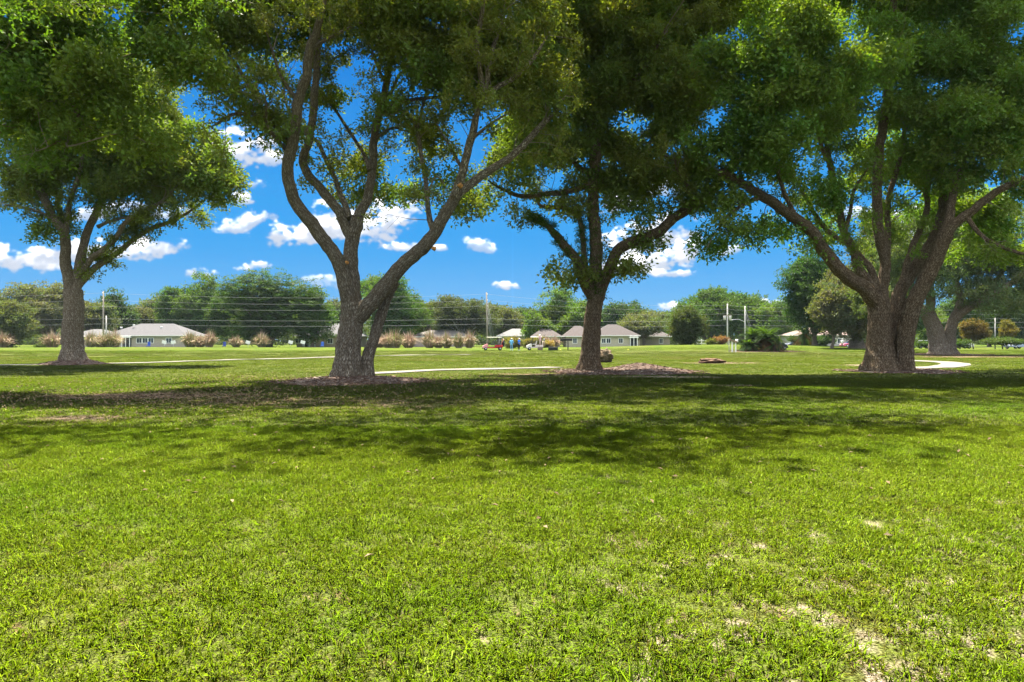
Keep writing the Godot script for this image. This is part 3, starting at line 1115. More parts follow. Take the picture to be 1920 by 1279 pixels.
func golf_cart(label: String, x: float, d: float, turn: float, body: Color, nose: Color, top: Color, rows: int, bags: Array) -> Node3D:
	# nose towards -x
	var o := base("golf_cart", on_ground(x, d), label, "golf cart")
	o.rotation.y = turn
	var L := 2.4 if rows == 1 else 2.9
	var bm := mat(body, 0.25, 0.5)
	var nm := mat(nose, 0.22, 0.5)
	var st := begin()
	add_box(st, Vector3(0, 0.36, 0), Vector3(L - 0.2, 0.12, 1.1), 0.03)
	mesh_node("floor", done(st), M.black, o)
	# nose: a rounded wedge
	st = begin()
	var prof := [Vector2(-L * 0.5, 0.32), Vector2(-L * 0.5 - 0.04, 0.48), Vector2(-L * 0.5 + 0.08, 0.66), Vector2(-L * 0.5 + 0.42, 0.86), Vector2(-L * 0.5 + 0.66, 0.94), Vector2(-L * 0.5 + 0.72, 0.70), Vector2(-L * 0.5 + 0.72, 0.32)]
	for i in prof.size():
		var a: Vector2 = prof[i]
		var b: Vector2 = prof[(i + 1) % prof.size()]
		quad(st, Vector3(a.x, a.y, 0.56), Vector3(a.x, a.y, -0.56), Vector3(b.x, b.y, -0.56), Vector3(b.x, b.y, 0.56))
	for i in range(1, prof.size() - 1):
		for s in [-1, 1]:
			var t := [prof[0], prof[i], prof[i + 1]]
			if s < 0: t.reverse()
			for q in t: st.add_vertex(Vector3(q.x, q.y, 0.56 * s))
	mesh_node("nose", done(st), nm, o)
	mesh_node("front_bumper", box_mesh(Vector3(0.16, 0.14, 1.1), 0.04, Vector3(-L * 0.5 - 0.02, 0.3, 0)), M.black, o)
	for s in [-1, 1]: mesh_node("headlight", box_mesh(Vector3(0.06, 0.1, 0.2), 0.02, Vector3(-L * 0.5 + 0.02, 0.62, s * 0.36)), M.white, o)
	st = begin()
	add_box(st, Vector3(L * 0.5 - 0.62, 0.55, 0), Vector3(1.15, 0.42, 1.12), 0.08)
	mesh_node("rear_body", done(st), bm, o)
	mesh_node("side_skirt", box_mesh(Vector3(L * 0.45, 0.16, 1.14), 0.03, Vector3(-L * 0.08, 0.37, 0)), bm, o)
	for r in rows + 0:
		var sx := -0.1 + r * 0.85
		mesh_node("seat", box_mesh(Vector3(0.5, 0.16, 1.05), 0.05, Vector3(sx, 0.82, 0)), mat(Color(0.05, 0.05, 0.05) if rows > 1 else Color(0.55, 0.5, 0.45), 0.6), o)
		var bk := mesh_node("seat_back", box_mesh(Vector3(0.12, 0.5, 1.05), 0.05), mat(Color(0.05, 0.05, 0.05) if rows > 1 else Color(0.55, 0.5, 0.45), 0.6), o, Vector3(sx + 0.32, 1.1, 0))
		bk.rotation.z = -0.2
	for s in [-1, 1]:
		mesh_node("roof_post", rod(Vector3(-L * 0.5 + 0.66, 0.9, s * 0.52), Vector3(-L * 0.5 + 0.98, 1.84, s * 0.5), 0.024), M.black, o)
		mesh_node("roof_post", rod(Vector3(L * 0.5 - 0.25, 0.7, s * 0.52), Vector3(L * 0.5 - 0.32, 1.84, s * 0.5), 0.024), M.black, o)
	mesh_node("roof", box_mesh(Vector3(L - 0.75, 0.09, 1.2), 0.04, Vector3(0.2, 1.87, 0)), mat(top, 0.4, 0.4), o)
	var ws := StandardMaterial3D.new()
	ws.albedo_color = Color(0.7, 0.75, 0.75, 0.25)
	ws.transparency = BaseMaterial3D.TRANSPARENCY_ALPHA
	ws.roughness = 0.05
	var gl := mesh_node("windshield", box_mesh(Vector3(0.012, 0.94, 1.0)), ws, o, Vector3(-L * 0.5 + 0.82, 1.37, 0))
	gl.rotation.z = -0.32
	mesh_node("steering_wheel", rod(Vector3(-0.52, 1.05, 0.25), Vector3(-0.50, 1.075, 0.25), 0.17, 0.17, 16), M.black, o)
	mesh_node("steering_column", rod(Vector3(-0.75, 0.72, 0.25), Vector3(-0.51, 1.06, 0.25), 0.025), M.black, o)
	for s in [-1, 1]:
		wheel(o, Vector3(-L * 0.5 + 0.38, 0.22, s * 0.48), 0.22, 0.2)
		wheel(o, Vector3(L * 0.5 - 0.42, 0.22, s * 0.48), 0.22, 0.2)
	var i := 0
	for b in bags:
		var z := -0.25 + 0.5 * i
		var g := base("golf_bag", o.position + Vector3(L * 0.5 - 0.02, 0.5, z).rotated(Vector3.UP, turn), b[0], "golf bag")
		g.rotation = Vector3(0, turn, -0.12)
		mesh_node("bag", rod(Vector3(0, 0, 0), Vector3(0, 0.82, 0), 0.14, 0.16, 14), mat(b[1], 0.7), g)
		mesh_node("pocket", box_mesh(Vector3(0.12, 0.4, 0.2), 0.04, Vector3(0.15, 0.35, 0)), mat(b[1] * 0.8, 0.7), g)
		for q in 4:
			mesh_node("club", rod(Vector3(0.05 * cos(q * 1.6), 0.7, 0.05 * sin(q * 1.6)), Vector3(0.09 * cos(q * 1.6), 1.08 + 0.03 * q, 0.09 * sin(q * 1.6)), 0.012, 0.03, 6), M.metal if q % 2 else mat(b[2], 0.6), g)
		i += 1
	return o

func car(label: String, x: float, d: float, turn: float, paint: Color) -> void:
	var o := base("parked_car", on_ground(x, d), label, "car", "cars parked behind the hedge")
	o.rotation.y = turn
	var pm := mat(paint, 0.25, 0.55)
	pm.clearcoat_enabled = true
	pm.clearcoat = 0.6
	var lo := [[-2.2, 0.34], [-2.25, 0.62], [-2.0, 0.8], [-1.15, 0.92], [1.75, 0.98], [2.15, 0.9], [2.22, 0.55], [2.15, 0.34]]
	var hi := [[-1.15, 0.91], [-0.45, 1.38], [0.1, 1.46], [0.95, 1.42], [1.8, 0.96]]
	for part in [["body", lo, 0.88, pm], ["cabin", hi, 0.72, M.glass]]:
		var st := begin()
		var pr: Array = part[1]
		var w: float = part[2]
		for i in pr.size():
			var a: Array = pr[i]
			var b: Array = pr[(i + 1) % pr.size()]
			quad(st, Vector3(a[0], a[1], w), Vector3(a[0], a[1], -w), Vector3(b[0], b[1], -w), Vector3(b[0], b[1], w))
		for i in range(1, pr.size() - 1):
			for s in [-1, 1]:
				var t := [pr[0], pr[i], pr[i + 1]]
				if s < 0: t.reverse()
				for q in t: st.add_vertex(Vector3(q[0], q[1], w * s))
		mesh_node(part[0], done(st), part[3], o)
	mesh_node("roof", box_mesh(Vector3(1.5, 0.06, 1.36), 0.02, Vector3(0.25, 1.47, 0)), pm, o)
	for s in [-1, 1]:
		mesh_node("headlight", box_mesh(Vector3(0.1, 0.14, 0.34), 0.03, Vector3(-2.18, 0.68, s * 0.62)), M.white, o)
		mesh_node("pillar", rod(Vector3(0.35, 0.93, s * 0.735), Vector3(0.3, 1.44, s * 0.70), 0.04), pm, o)
		wheel(o, Vector3(-1.4, 0.33, s * 0.78), 0.33, 0.22)
		wheel(o, Vector3(1.35, 0.33, s * 0.78), 0.33, 0.22)

# A person: one smooth field over tapered bones, meshed as surface nets.
func person(label: String, at: Vector3, turn: float, shirt: Color, legs: Color, shorts: bool, hat: Color, pose: Dictionary, category := "person") -> Node3D:
	var skin := Color(0.42, 0.25, 0.17)
	var o := base("person", at, label, category)
	o.rotation.y = turn
	var J := {"hip": Vector3(0, 0.93, 0), "chest": Vector3(0.02, 1.27, 0), "neck": Vector3(0.03, 1.47, 0), "head": Vector3(0.06, 1.62, 0)}
	for s in [-1, 1]:
		var z: float = s
		J["sh%d" % s] = Vector3(0.02, 1.41, z * 0.18)
		J["el%d" % s] = pose.get("el%d" % s, Vector3(0.0, 1.13, z * 0.25))
		J["wr%d" % s] = pose.get("wr%d" % s, Vector3(0.1, 0.90, z * 0.25))
		J["hp%d" % s] = Vector3(0, 0.90, z * 0.09)
		J["kn%d" % s] = pose.get("kn%d" % s, Vector3(0.03, 0.49, z * 0.11))
		J["an%d" % s] = pose.get("an%d" % s, Vector3(-0.01, 0.09, z * 0.12))
	var B := [["hip", "chest", 0.155, 0.165, 1], ["chest", "neck", 0.15, 0.075, 1], ["neck", "head", 0.058, 0.06, 0], ["head", "head", 0.105, 0.105, 0]]
	for s in [-1, 1]:
		B.append(["chest", "sh%d" % s, 0.12, 0.085, 1])
		B.append(["sh%d" % s, "el%d" % s, 0.062, 0.047, 1])
		B.append(["el%d" % s, "wr%d" % s, 0.045, 0.030, 0])
		B.append(["hp%d" % s, "kn%d" % s, 0.095, 0.062, 2])
		B.append(["kn%d" % s, "an%d" % s, 0.058, 0.042, 0 if shorts else 2])
	var seg := []
	for b in B: seg.append([J[b[0]], J[b[1]], b[2], b[3], b[4]])
	for s in [-1, 1]:
		var an: Vector3 = J["an%d" % s]
		seg.append([an + Vector3(-0.04, -0.045, 0), an + Vector3(0.15, -0.055, 0), 0.045, 0.036, 3])
		var wr: Vector3 = J["wr%d" % s]
		var dir: Vector3 = (wr - J["el%d" % s]).normalized()
		seg.append([wr, wr + dir * 0.08, 0.032, 0.040, 0])
	seg.append([J.head + Vector3(0.06, -0.05, 0), J.head + Vector3(0.075, -0.06, 0), 0.055, 0.05, 0])
	seg.append([J.head + Vector3(0.10, 0.0, 0), J.head + Vector3(0.12, -0.025, 0), 0.014, 0.018, 0])
	var cell := 0.026
	var lo := Vector3(-0.6, -0.06, -0.6)
	var hi := Vector3(0.6, 1.8, 0.6)
	for q in seg:
		lo = lo.min(q[0] - Vector3.ONE * 0.25); hi = hi.max(q[0] + Vector3.ONE * 0.25)
	var nx := int((hi.x - lo.x) / cell) + 2
	var ny := int((hi.y - lo.y) / cell) + 2
	var nzz := int((hi.z - lo.z) / cell) + 2
	var field := PackedFloat32Array(); field.resize(nx * ny * nzz); field.fill(1.0)
	var who := PackedInt32Array(); who.resize(nx * ny * nzz)
	var near := PackedFloat32Array(); near.resize(nx * ny * nzz); near.fill(9.0)
	for q in seg:
		var a: Vector3 = q[0]; var b: Vector3 = q[1]
		var m: float = maxf(q[2], q[3]) + 0.09
		var c0 := ((a.min(b) - Vector3.ONE * m - lo) / cell).floor()
		var c1 := ((a.max(b) + Vector3.ONE * m - lo) / cell).ceil()
		var ab := b - a
		var ll := maxf(ab.length_squared(), 1e-6)
		for i in range(maxi(0, c0.x), mini(nx, c1.x + 1)):
			for j in range(maxi(0, c0.y), mini(ny, c1.y + 1)):
				for k in range(maxi(0, c0.z), mini(nzz, c1.z + 1)):
					var p := lo + Vector3(i, j, k) * cell
					var t := clampf((p - a).dot(ab) / ll, 0, 1)
					var dd: float = p.distance_to(a + ab * t) - lerpf(q[2], q[3], t)
					var id := (i * ny + j) * nzz + k
					var f := field[id]
					var hh := clampf(0.5 + 0.5 * (f - dd) / 0.035, 0, 1)
					field[id] = lerpf(f, dd, hh) - 0.035 * hh * (1.0 - hh)
					if dd < near[id]:
						near[id] = dd; who[id] = q[4]
	var colors := [skin, shirt, legs, Color(0.6, 0.6, 0.58)]
	var vid := {}
	var v := PackedVector3Array()
	var c := PackedColorArray()
	var ix := PackedInt32Array()
	for i in nx - 1:
		for j in ny - 1:
			for k in nzz - 1:
				var sum := Vector3.ZERO
				var cnt := 0
				var best := 9.0
				var bw := 0
				var id0 := (i * ny + j) * nzz + k
				var any := false
				var f0 := field[id0]
				var corner := []
				for e in 8:
					var id := ((i + (e & 1)) * ny + j + ((e >> 1) & 1)) * nzz + k + (e >> 2)
					corner.append(field[id])
					if (field[id] < 0) != (f0 < 0): any = true
					if near[id] < best:
						best = near[id]; bw = who[id]
				if not any: continue
				for e in 8:
					for bit in [1, 2, 4]:
						if e & bit: continue
						var fa: float = corner[e]
						var fb: float = corner[e | bit]
						if (fa < 0) == (fb < 0): continue
						var t := fa / (fa - fb)
						var p := Vector3(e & 1, (e >> 1) & 1, e >> 2)
						if bit == 1: p.x = t
						elif bit == 2: p.y = t
						else: p.z = t
						sum += p; cnt += 1
				vid[id0] = v.size()
				v.append(lo + (Vector3(i, j, k) + sum / cnt) * cell)
				c.append(colors[bw])
	var strides := [ny * nzz, nzz, 1]
	for id0 in vid:
		for ax in 3:
			var id1: int = id0 + strides[ax]
			var ins := field[id0] < 0
			if ins == (field[id1] < 0): continue
			var u: int = strides[(ax + 1) % 3]
			var w: int = strides[(ax + 2) % 3]
			if not (vid.has(id0 - u) and vid.has(id0 - w) and vid.has(id0 - u - w)): continue
			var q := [vid[id0], vid[id0 - u], vid[id0 - u - w], vid[id0 - w]]
			if not ins: q.reverse()
			ix.append_array([q[0], q[2], q[1], q[0], q[3], q[2]])
	# fingers
	for s in [-1, 1]:
		var wr: Vector3 = J["wr%d" % s]
		var dir: Vector3 = (wr - J["el%d" % s]).normalized()
		var across := dir.cross(Vector3(0, 0, 1)).normalized()
		if across.length() < 0.5: across = Vector3(1, 0, 0)
		var tb := Tubes.new()
		for f in 5:
			var root: Vector3 = wr + dir * (0.10 if f < 4 else 0.05) + across * (0.026 - 0.017 * f if f < 4 else 0.04)
			var tip: Vector3 = root + dir * ([0.07, 0.08, 0.075, 0.06, 0.05][f]) + across * (0.0 if f < 4 else 0.03)
			var curl := Vector3(0, 0, -s * 0.02)
			sweep(tb, PackedVector3Array([root, root.lerp(tip, 0.5) + curl * 0.3, tip + curl]), PackedFloat32Array([0.010, 0.009, 0.007]), 5)
		var off := v.size()
		v.append_array(tb.v)
		for q in tb.v.size(): c.append(skin)
		for q in tb.ix: ix.append(q + off)
	var arr := []
	arr.resize(Mesh.ARRAY_MAX)
	arr[Mesh.ARRAY_VERTEX] = v
	arr[Mesh.ARRAY_COLOR] = c
	arr[Mesh.ARRAY_INDEX] = ix
	var st := SurfaceTool.new()
	st.create_from_arrays(arr)
	st.generate_normals()
	mesh_node("body", st.commit(), M.chip, o)
	var h: Vector3 = J.head
	var tb := Tubes.new()
	sweep(tb, PackedVector3Array([h + Vector3(0, 0.03, 0), h + Vector3(0, 0.075, 0), h + Vector3(0, 0.118, 0), h + Vector3(0, 0.135, 0)]), PackedFloat32Array([0.114, 0.113, 0.085, 0.02]), 16, 0, 0, true)
	var brim: float = pose.get("brim", 0.0)
	if brim > 0:
		sweep(tb, PackedVector3Array([h + Vector3(0, 0.028, 0), h + Vector3(0, 0.045, 0)]), PackedFloat32Array([brim, brim * 0.9]), 20, 0, 0, true)
	else:
		sweep(tb, PackedVector3Array([h + Vector3(0.06, 0.035, 0), h + Vector3(0.20, 0.025, 0)]), PackedFloat32Array([0.05, 0.03]), 8, 0, 0, true)
	mesh_node("hat", tube_mesh(tb), mat(hat, 0.8), o)
	mesh_node("hair", rod(h + Vector3(-0.05, 0.035, 0), h + Vector3(-0.075, -0.05, 0), 0.085, 0.06, 10), mat(Color(0.2, 0.17, 0.14), 0.9), o)
	return o

func rock(label: String, x: float, d: float, s: Vector3, seed_: int, m: Material, called := "boulder", category := "boulder") -> void:
	var at := on_ground(x, d)
	var sp := SphereMesh.new()
	sp.radial_segments = 40
	sp.rings = 22
	var st := SurfaceTool.new()
	st.create_from(sp, 0)
	var arr := st.commit_to_arrays()
	var v: PackedVector3Array = arr[Mesh.ARRAY_VERTEX]
	for i in v.size():
		var e := v[i].normalized()
		var r := 1.0 + 0.55 * nz2.get_noise_3d(e.x * 1.3 + seed_, e.y * 1.3, e.z * 1.3) + 0.28 * nz2.get_noise_3d(e.x * 3.5, e.y * 3.5 + seed_, e.z * 3.5) + 0.12 * nz2.get_noise_3d(e.x * 9.0, e.y * 9.0 + seed_, e.z * 9.0)
		v[i] = Vector3(e.x * s.x, e.y * s.y, e.z * s.z) * r + Vector3(0, s.y * 0.8, 0)
	arr[Mesh.ARRAY_VERTEX] = v
	var s2 := SurfaceTool.new()
	s2.create_from_arrays(arr)
	s2.generate_normals()
	var o := mesh_node(called, s2.commit(), m, self, at)
	tag(o, label, category)

# ---------------------------------------------------------------- scene
func _ready() -> void:
	rng.seed = 1
	nz.seed = 2; nz.frequency = 0.2
	nz2.seed = 4; nz2.frequency = 1.0; nz2.fractal_octaves = 3
	# camera
	var cam := Camera3D.new()
	cam.name = "camera"
	add_child(cam)
	cam.position = Vector3(0, H, 0)
	cam.fov = rad_to_deg(2.0 * atan(639.5 / F))
	cam.near = 0.1
	cam.far = 6000.0
	cam.current = true
	# sky and sun
	var we := WorldEnvironment.new()
	we.name = "environment"
	var env := Environment.new()
	env.background_mode = Environment.BG_SKY
	env.tonemap_mode = Environment.TONE_MAPPER_LINEAR
	env.tonemap_exposure = 5.2
	env.sdfgi_enabled = true
	env.ssao_enabled = true
	env.ssil_enabled = true
	var pano := PanoramaSkyMaterial.new()
	pano.panorama = make_sky()
	var sky := Sky.new()
	sky.sky_material = pano
	env.sky = sky
	env.background_energy_multiplier = SKY_TOP / 5.2
	env.fog_enabled = true
	env.fog_density = 0.00008
	env.fog_light_color = Color(0.80, 0.88, 0.95)
	we.environment = env
	add_child(we)
	var sun := DirectionalLight3D.new()
	sun.name = "sun"
	add_child(sun)
	sun.look_at_from_position(Vector3(-0.08, 0.93, -0.38), Vector3.ZERO, Vector3.UP)
	sun.light_energy = 1.4
	sun.light_color = Color(1.0, 0.955, 0.88)
	sun.light_angular_distance = 0.53
	sun.shadow_enabled = true
	make_materials()
	sprays = [spray_mesh(101, 30, 0.34, 0.098, 0.052, 0.10), spray_mesh(102, 30, 0.26, 0.085, 0.05, 0.15), spray_mesh(103, 34, 0.40, 0.12, 0.075, 0.05), spray_mesh(104, 40, 0.40, 0.15, 0.030, 0.45)]

	# paths, mulch, ground
	make_path([[-500, 693], [-60, 686], [100, 684], [200, 681.5], [400, 676.5], [627, 670], [760, 666.5], [880, 665]], 1.1, "pale concrete cart path crossing the far lawn behind the oaks")
	make_path([[655, 702], [700, 700], [860, 694.3], [985, 690.5], [1040, 688.5]], 1.3, "pale concrete cart path between the two middle oaks")
	make_path([[1640, 699], [1712, 692], [1760, 688.5], [1792, 684], [1775, 680], [1735, 677.8], [1690, 676.5], [1650, 676]], 1.5, "curved concrete cart path beside the widest oak")
	make_path([[1430, 650.6], [1540, 650.2], [1640, 650.8], [2000, 651.5], [2300, 651.5]], 3.0, "thin pale far path by the parked cars")
	bare_spots = [[-9.2, -17.5, 4.0, 1.6, 0.85, 0.15], [-7.8, -12.4, 1.4, 0.6, 0.85, 0.35], [-6.0, -16.0, 4.5, 2.4, 0.6, 0.2], [-3.0, -15.5, 4.0, 3.0, 0.55, 0.2], [-5.6, -24.5, 2.4, 1.2, 0.8, 0.6], [2.0, -29.0, 4.0, 1.4, 0.8, 0.3], [6.0, -26.6, 3.0, 0.7, 0.8, 0.8], [20.5, -39.5, 1.6, 1.2, 1.0, 0.95], [22.5, -37.0, 1.5, 0.8, 0.8, 0.95], [13.2, -43.5, 3.2, 1.3, 1.0, 0.45], [46, -61, 14, 4.5, 1.0, 0.25], [30.0, -84.5, 5.0, 2.0, 0.9, 0.5], [7.0, -21.5, 1.2, 0.5, 0.75, 0.8]]
	mulch_bed(668, 24.0, 2.5, "brown mulch ring around the forked double-stemmed oak", 61, [], 0.14)
	mulch_bed(1165, 31.0, 3.4, "reddish brown mulch mound around the ivy covered oak", 62, [[0.9, -1.0, 1.0, 0.22], [2.1, -0.2, 1.3, 0.10]], 0.10)
	mulch_bed(1685, 31.4, 2.5, "brown mulch ring around the widest many-limbed oak", 63, [], 0.12)
	mulch_bed(140, 41.0, 1.9, "raised mulch ring around the slender pale-limbed oak", 64, [], 0.30)
	mulch_bed(1770, 70.0, 4.0, "dark mulch ring around the far V-shaped oak", 65, [], 0.10)
	make_ground()
	grass_zone(blade_patch(201, 190, 0.30, 0.046, 0.0060), 1.9, 11.0, 0.165, 1.0, "bright green blades of mown lawn in the open foreground", 301)
	grass_zone(blade_patch(202, 130, 0.36, 0.038, 0.0080), 11.0, 26.0, 0.30, 1.3, "shaded lawn blades under the oak canopies", 302)
	grass_zone(blade_patch(203, 90, 0.42, 0.030, 0.012), 26.0, 62.0, 0.54, 2.0, "short lawn blades around and beyond the oaks", 303)
	grass_zone(blade_patch(206, 90, 0.30, 0.055, 0.0045), 2.0, 12.0, 0.16, 1.0, "dead straw and thatch lying in the worn sandy spots", 306, true)
	grass_zone(blade_patch(205, 80, 0.50, 0.030, 0.016), 62.0, 100.0, 0.85, 2.8, "mown turf of the open fairway before the golfers", 305)
	grass_zone(blade_patch(204, 60, 0.34, 0.085, 0.0065), 2.2, 14.0, 0.62, 1.0, "taller tufts of coarse grass standing out of the mown lawn", 304)
	litter("dry oak leaves scattered on the lawn around the oak trunks", 660, 23.5, 4.5, 2.6, 5200, 71)
	litter("dry leaves and bare duff on the shaded lawn by the slender oak", 250, 16.5, 4.0, 2.2, 3800, 72)

	litter("few dry leaves dropped on the sunny foreground lawn", 1000, 8.0, 4.0, 2.4, 150, 73)
	near_oaks()
	far_trees()
	buildings()
	objects()

func near_oaks() -> void:
	var t1 := [[25, 20, 0.1, [[648, 716], [651, 680], [653, 650], [658, 615], [660, 588], [657, 570]]],
		[12, 8.5, 0.3, [[686, 714], [690, 672], [702, 633], [715, 590], [729, 553], [742, 528]], 0.25],
		[15, 5.5, -2.6, [[657, 585], [651, 545], [638, 500], [621, 469], [599, 439], [577, 410], [556, 383], [546, 360], [539, 325], [544, 289], [553, 244], [559, 188], [574, 143], [580, 94], [600, 38], [612, -30], [620, -90]]],
		[5, 3, 1.5, [[545, 285], [526, 245], [502, 225], [484, 188], [461, 150], [435, 112], [405, 95], [380, 60]]],
		[4, 2, -2, [[520, 238], [480, 216], [440, 214], [410, 230], [395, 238]]],
		[4, 2, -1.0, [[484, 190], [450, 172], [415, 170], [385, 178]]],
		[3.6, 2, -1.5, [[540, 285], [520, 262], [500, 232], [500, 200], [492, 170]]],
		[16, 13, 0.6, [[660, 582], [661, 548], [657, 500], [659, 460], [667, 425], [668, 410]]],
		[10, 5, -0.6, [[660, 445], [648, 425], [630, 390], [600, 353], [575, 322], [568, 296], [580, 263], [587, 210], [591, 158], [594, 112], [598, 60], [606, -10], [612, -60]]],
		[6, 3.2, 2.0, [[655, 410], [641, 370], [628, 335], [608, 293], [595, 266], [560, 240], [540, 200]]],
		[3.2, 2, 2.2, [[582, 255], [560, 232], [540, 205], [532, 165], [545, 130]]],
		[10, 5, 2.4, [[667, 420], [675, 400], [690, 368], [698, 319], [701, 263], [711, 218], [724, 158], [730, 124], [742, 70], [748, 10], [750, -60]]],
		[4.2, 2.4, 1.5, [[694, 320], [683, 290], [660, 255], [634, 214], [608, 180], [590, 150]]],
		[5, 2.4, -1.6, [[711, 215], [728, 200], [756, 190], [799, 184], [848, 178], [880, 160]]],
		[4, 2.2, 1.4, [[708, 225], [735, 170], [750, 140], [790, 110], [820, 70]]],
		[17, 10, -0.8, [[658, 604], [680, 585], [706, 556], [733, 522], [760, 492], [790, 467], [812, 441], [830, 408], [848, 378], [857, 362]]],
		[8.5, 6, -1.0, [[852, 372], [860, 345], [868, 317], [882, 263], [897, 206], [909, 173]]],
		[5, 3, -1.2, [[907, 180], [899, 124], [894, 75], [905, 20], [915, -40]]],
		[5, 3, 1.2, [[908, 176], [924, 94], [938, 50], [950, -10]]],
		[5, 3, 0.8, [[905, 190], [930, 165], [965, 145], [1000, 110], [1030, 60]]],
		[8.5, 5, 1.6, [[855, 366], [880, 348], [912, 323], [950, 300], [980, 274], [1010, 240], [1035, 216], [1060, 180]]],
		[5.5, 3.5, 1.5, [[815, 436], [806, 413], [801, 370], [798, 338], [788, 281], [784, 244], [790, 210], [800, 170]]],
		[3.5, 2, -1, [[559, 190], [530, 150], [515, 110], [500, 60]]], [3.5, 2, 1, [[580, 94], [615, 72], [655, 52], [700, 25]]], [3, 1.8, -1, [[590, 155], [620, 115], [655, 95]]], [3.5, 2, 1, [[724, 158], [702, 110], [690, 60]]], [3, 1.8, 0.5, [[867, 317], [842, 272], [822, 240]]], [3, 1.8, -1, [[882, 263], [920, 232], [955, 212]]], [3, 1.8, 1, [[701, 263], [735, 240], [770, 250]]],
		[3, 1.8, 1.2, [[784, 244], [765, 215], [740, 205], [720, 215]]]]
	var c1 := [[470, -5, 80, 30, 1, 0, 0.7], [590, -5, 80, 30, 1, 0, 0.7], [850, 0, 90, 35, 0, 0, 0.8], [970, 10, 80, 40, 0, 0, 0.8], [400, 60, 70, 85, -1, 0, 0.8], [500, 35, 90, 70, 0, 0, 0.8], [610, 25, 100, 60, 1, 0, 0.8], [720, 35, 100, 70, 0, 0, 0.85], [830, 60, 95, 80, 0, 0, 0.9], [930, 70, 100, 95, 0, 0, 0.95], [1000, 180, 80, 80, 1, 0, 0.9],
		[800, 155, 90, 45, 0, 0, 0.65], [880, 190, 70, 60, -1, 0, 0.6], [440, 170, 60, 50, -1, 0, 0.5], [440, 230, 55, 35, -1, 0, 0.55], [560, 120, 80, 45, 1, 0, 0.5], [700, 125, 70, 40, 0, 0, 0.55], [640, 190, 60, 50, 2, 0, 0.25], [505, 262, 40, 18, -1, 0, 0.5], [760, 215, 60, 30, 0, 0, 0.35],
		[690, 300, 48, 55, 3, 0, 0.75], [655, 355, 30, 32, 3.5, 0, 0.6], [715, 375, 35, 28, 3, 0, 0.7], [825, 275, 55, 40, 3, 0, 0.8], [850, 330, 45, 42, 3, 0, 0.7], [890, 392, 38, 30, 2, 0, 0.75], [945, 325, 40, 40, 2.5, 0, 0.7], [775, 340, 30, 40, 3.5, 0, 0.35],
		[480, -90, 180, 80, 0, 0, 0.33], [720, -100, 200, 90, 0, 0, 0.33], [950, -80, 170, 100, 0, 0, 0.33], [640, -200, 260, 90, 0, 0, 0.24], [800, -190, 260, 110, -5.5, 2.5, 0.24], [560, -170, 240, 110, -5.0, 2.5, 0.21], [650, -250, 240, 110, -9.5, 2.2, 0.29], [1020, -260, 260, 120, -10.5, 2.2, 0.55], [780, -60, 260, 90, 5, 3, 0.24], [600, -60, 200, 90, 5, 3, 0.21]]
	oak("grey forked oak with two stems rising from the mulch beside the near cart path", "", 24.4, t1, c1, Color(0.195, 0.235, 0.066), 11, {"flare_y": 705.0, "cuts": [[813, 466, 5, -0.6, 0.9], [650, 492, 4, -0.45, 0.2], [541, 292, 5, -0.9, 0.4], [862, 347, 6, -1.0, 0.4]]})

	var t2 := [[19, 14.5, 0.2, [[1105, 700], [1106, 670], [1109, 630], [1112, 590], [1117, 560], [1118, 535]]],
		[12, 6, -2.2, [[1112, 555], [1095, 527], [1082, 490], [1057, 459], [1029, 427], [1000, 410]]],
		[6, 4, 1.2, [[1105, 540], [1097, 496], [1094, 459], [1089, 420], [1081, 397], [1062, 390], [1016, 387], [1005, 370], [985, 365]]],
		[13, 7, 0.8, [[1116, 545], [1117, 496], [1118, 459], [1114, 418], [1112, 375], [1115, 319], [1117, 281], [1110, 240], [1106, 199], [1112, 140], [1120, 80], [1125, 10], [1130, -60]]],
		[6.5, 3, -1.8, [[1112, 345], [1088, 352], [1060, 360], [1025, 364], [980, 368], [950, 358], [931, 349], [905, 330]]],
		[6, 3, 1.8, [[1113, 352], [1149, 330], [1190, 311], [1230, 285], [1260, 250], [1290, 200]]],
		[5.5, 3, 2.2, [[1112, 330], [1088, 315], [1070, 300], [1033, 289], [995, 289], [960, 300]]],
		[5, 3, -2, [[1110, 230], [1140, 190], [1180, 160], [1220, 110], [1250, 50]]],
		[5, 3, -1, [[1108, 215], [1075, 180], [1045, 140], [1020, 90]]],
		[12, 7, -1.5, [[1120, 560], [1130, 532], [1147, 493], [1158, 471], [1179, 456], [1216, 443], [1241, 431], [1263, 409], [1291, 390], [1319, 373], [1337, 354], [1352, 332], [1380, 302], [1410, 280], [1430, 240]]],
		[4, 2.2, 1.5, [[1352, 334], [1320, 320], [1285, 308], [1240, 290], [1210, 270]]],
		[3.5, 2, -1.5, [[1300, 384], [1290, 350], [1270, 320], [1265, 290]]]]
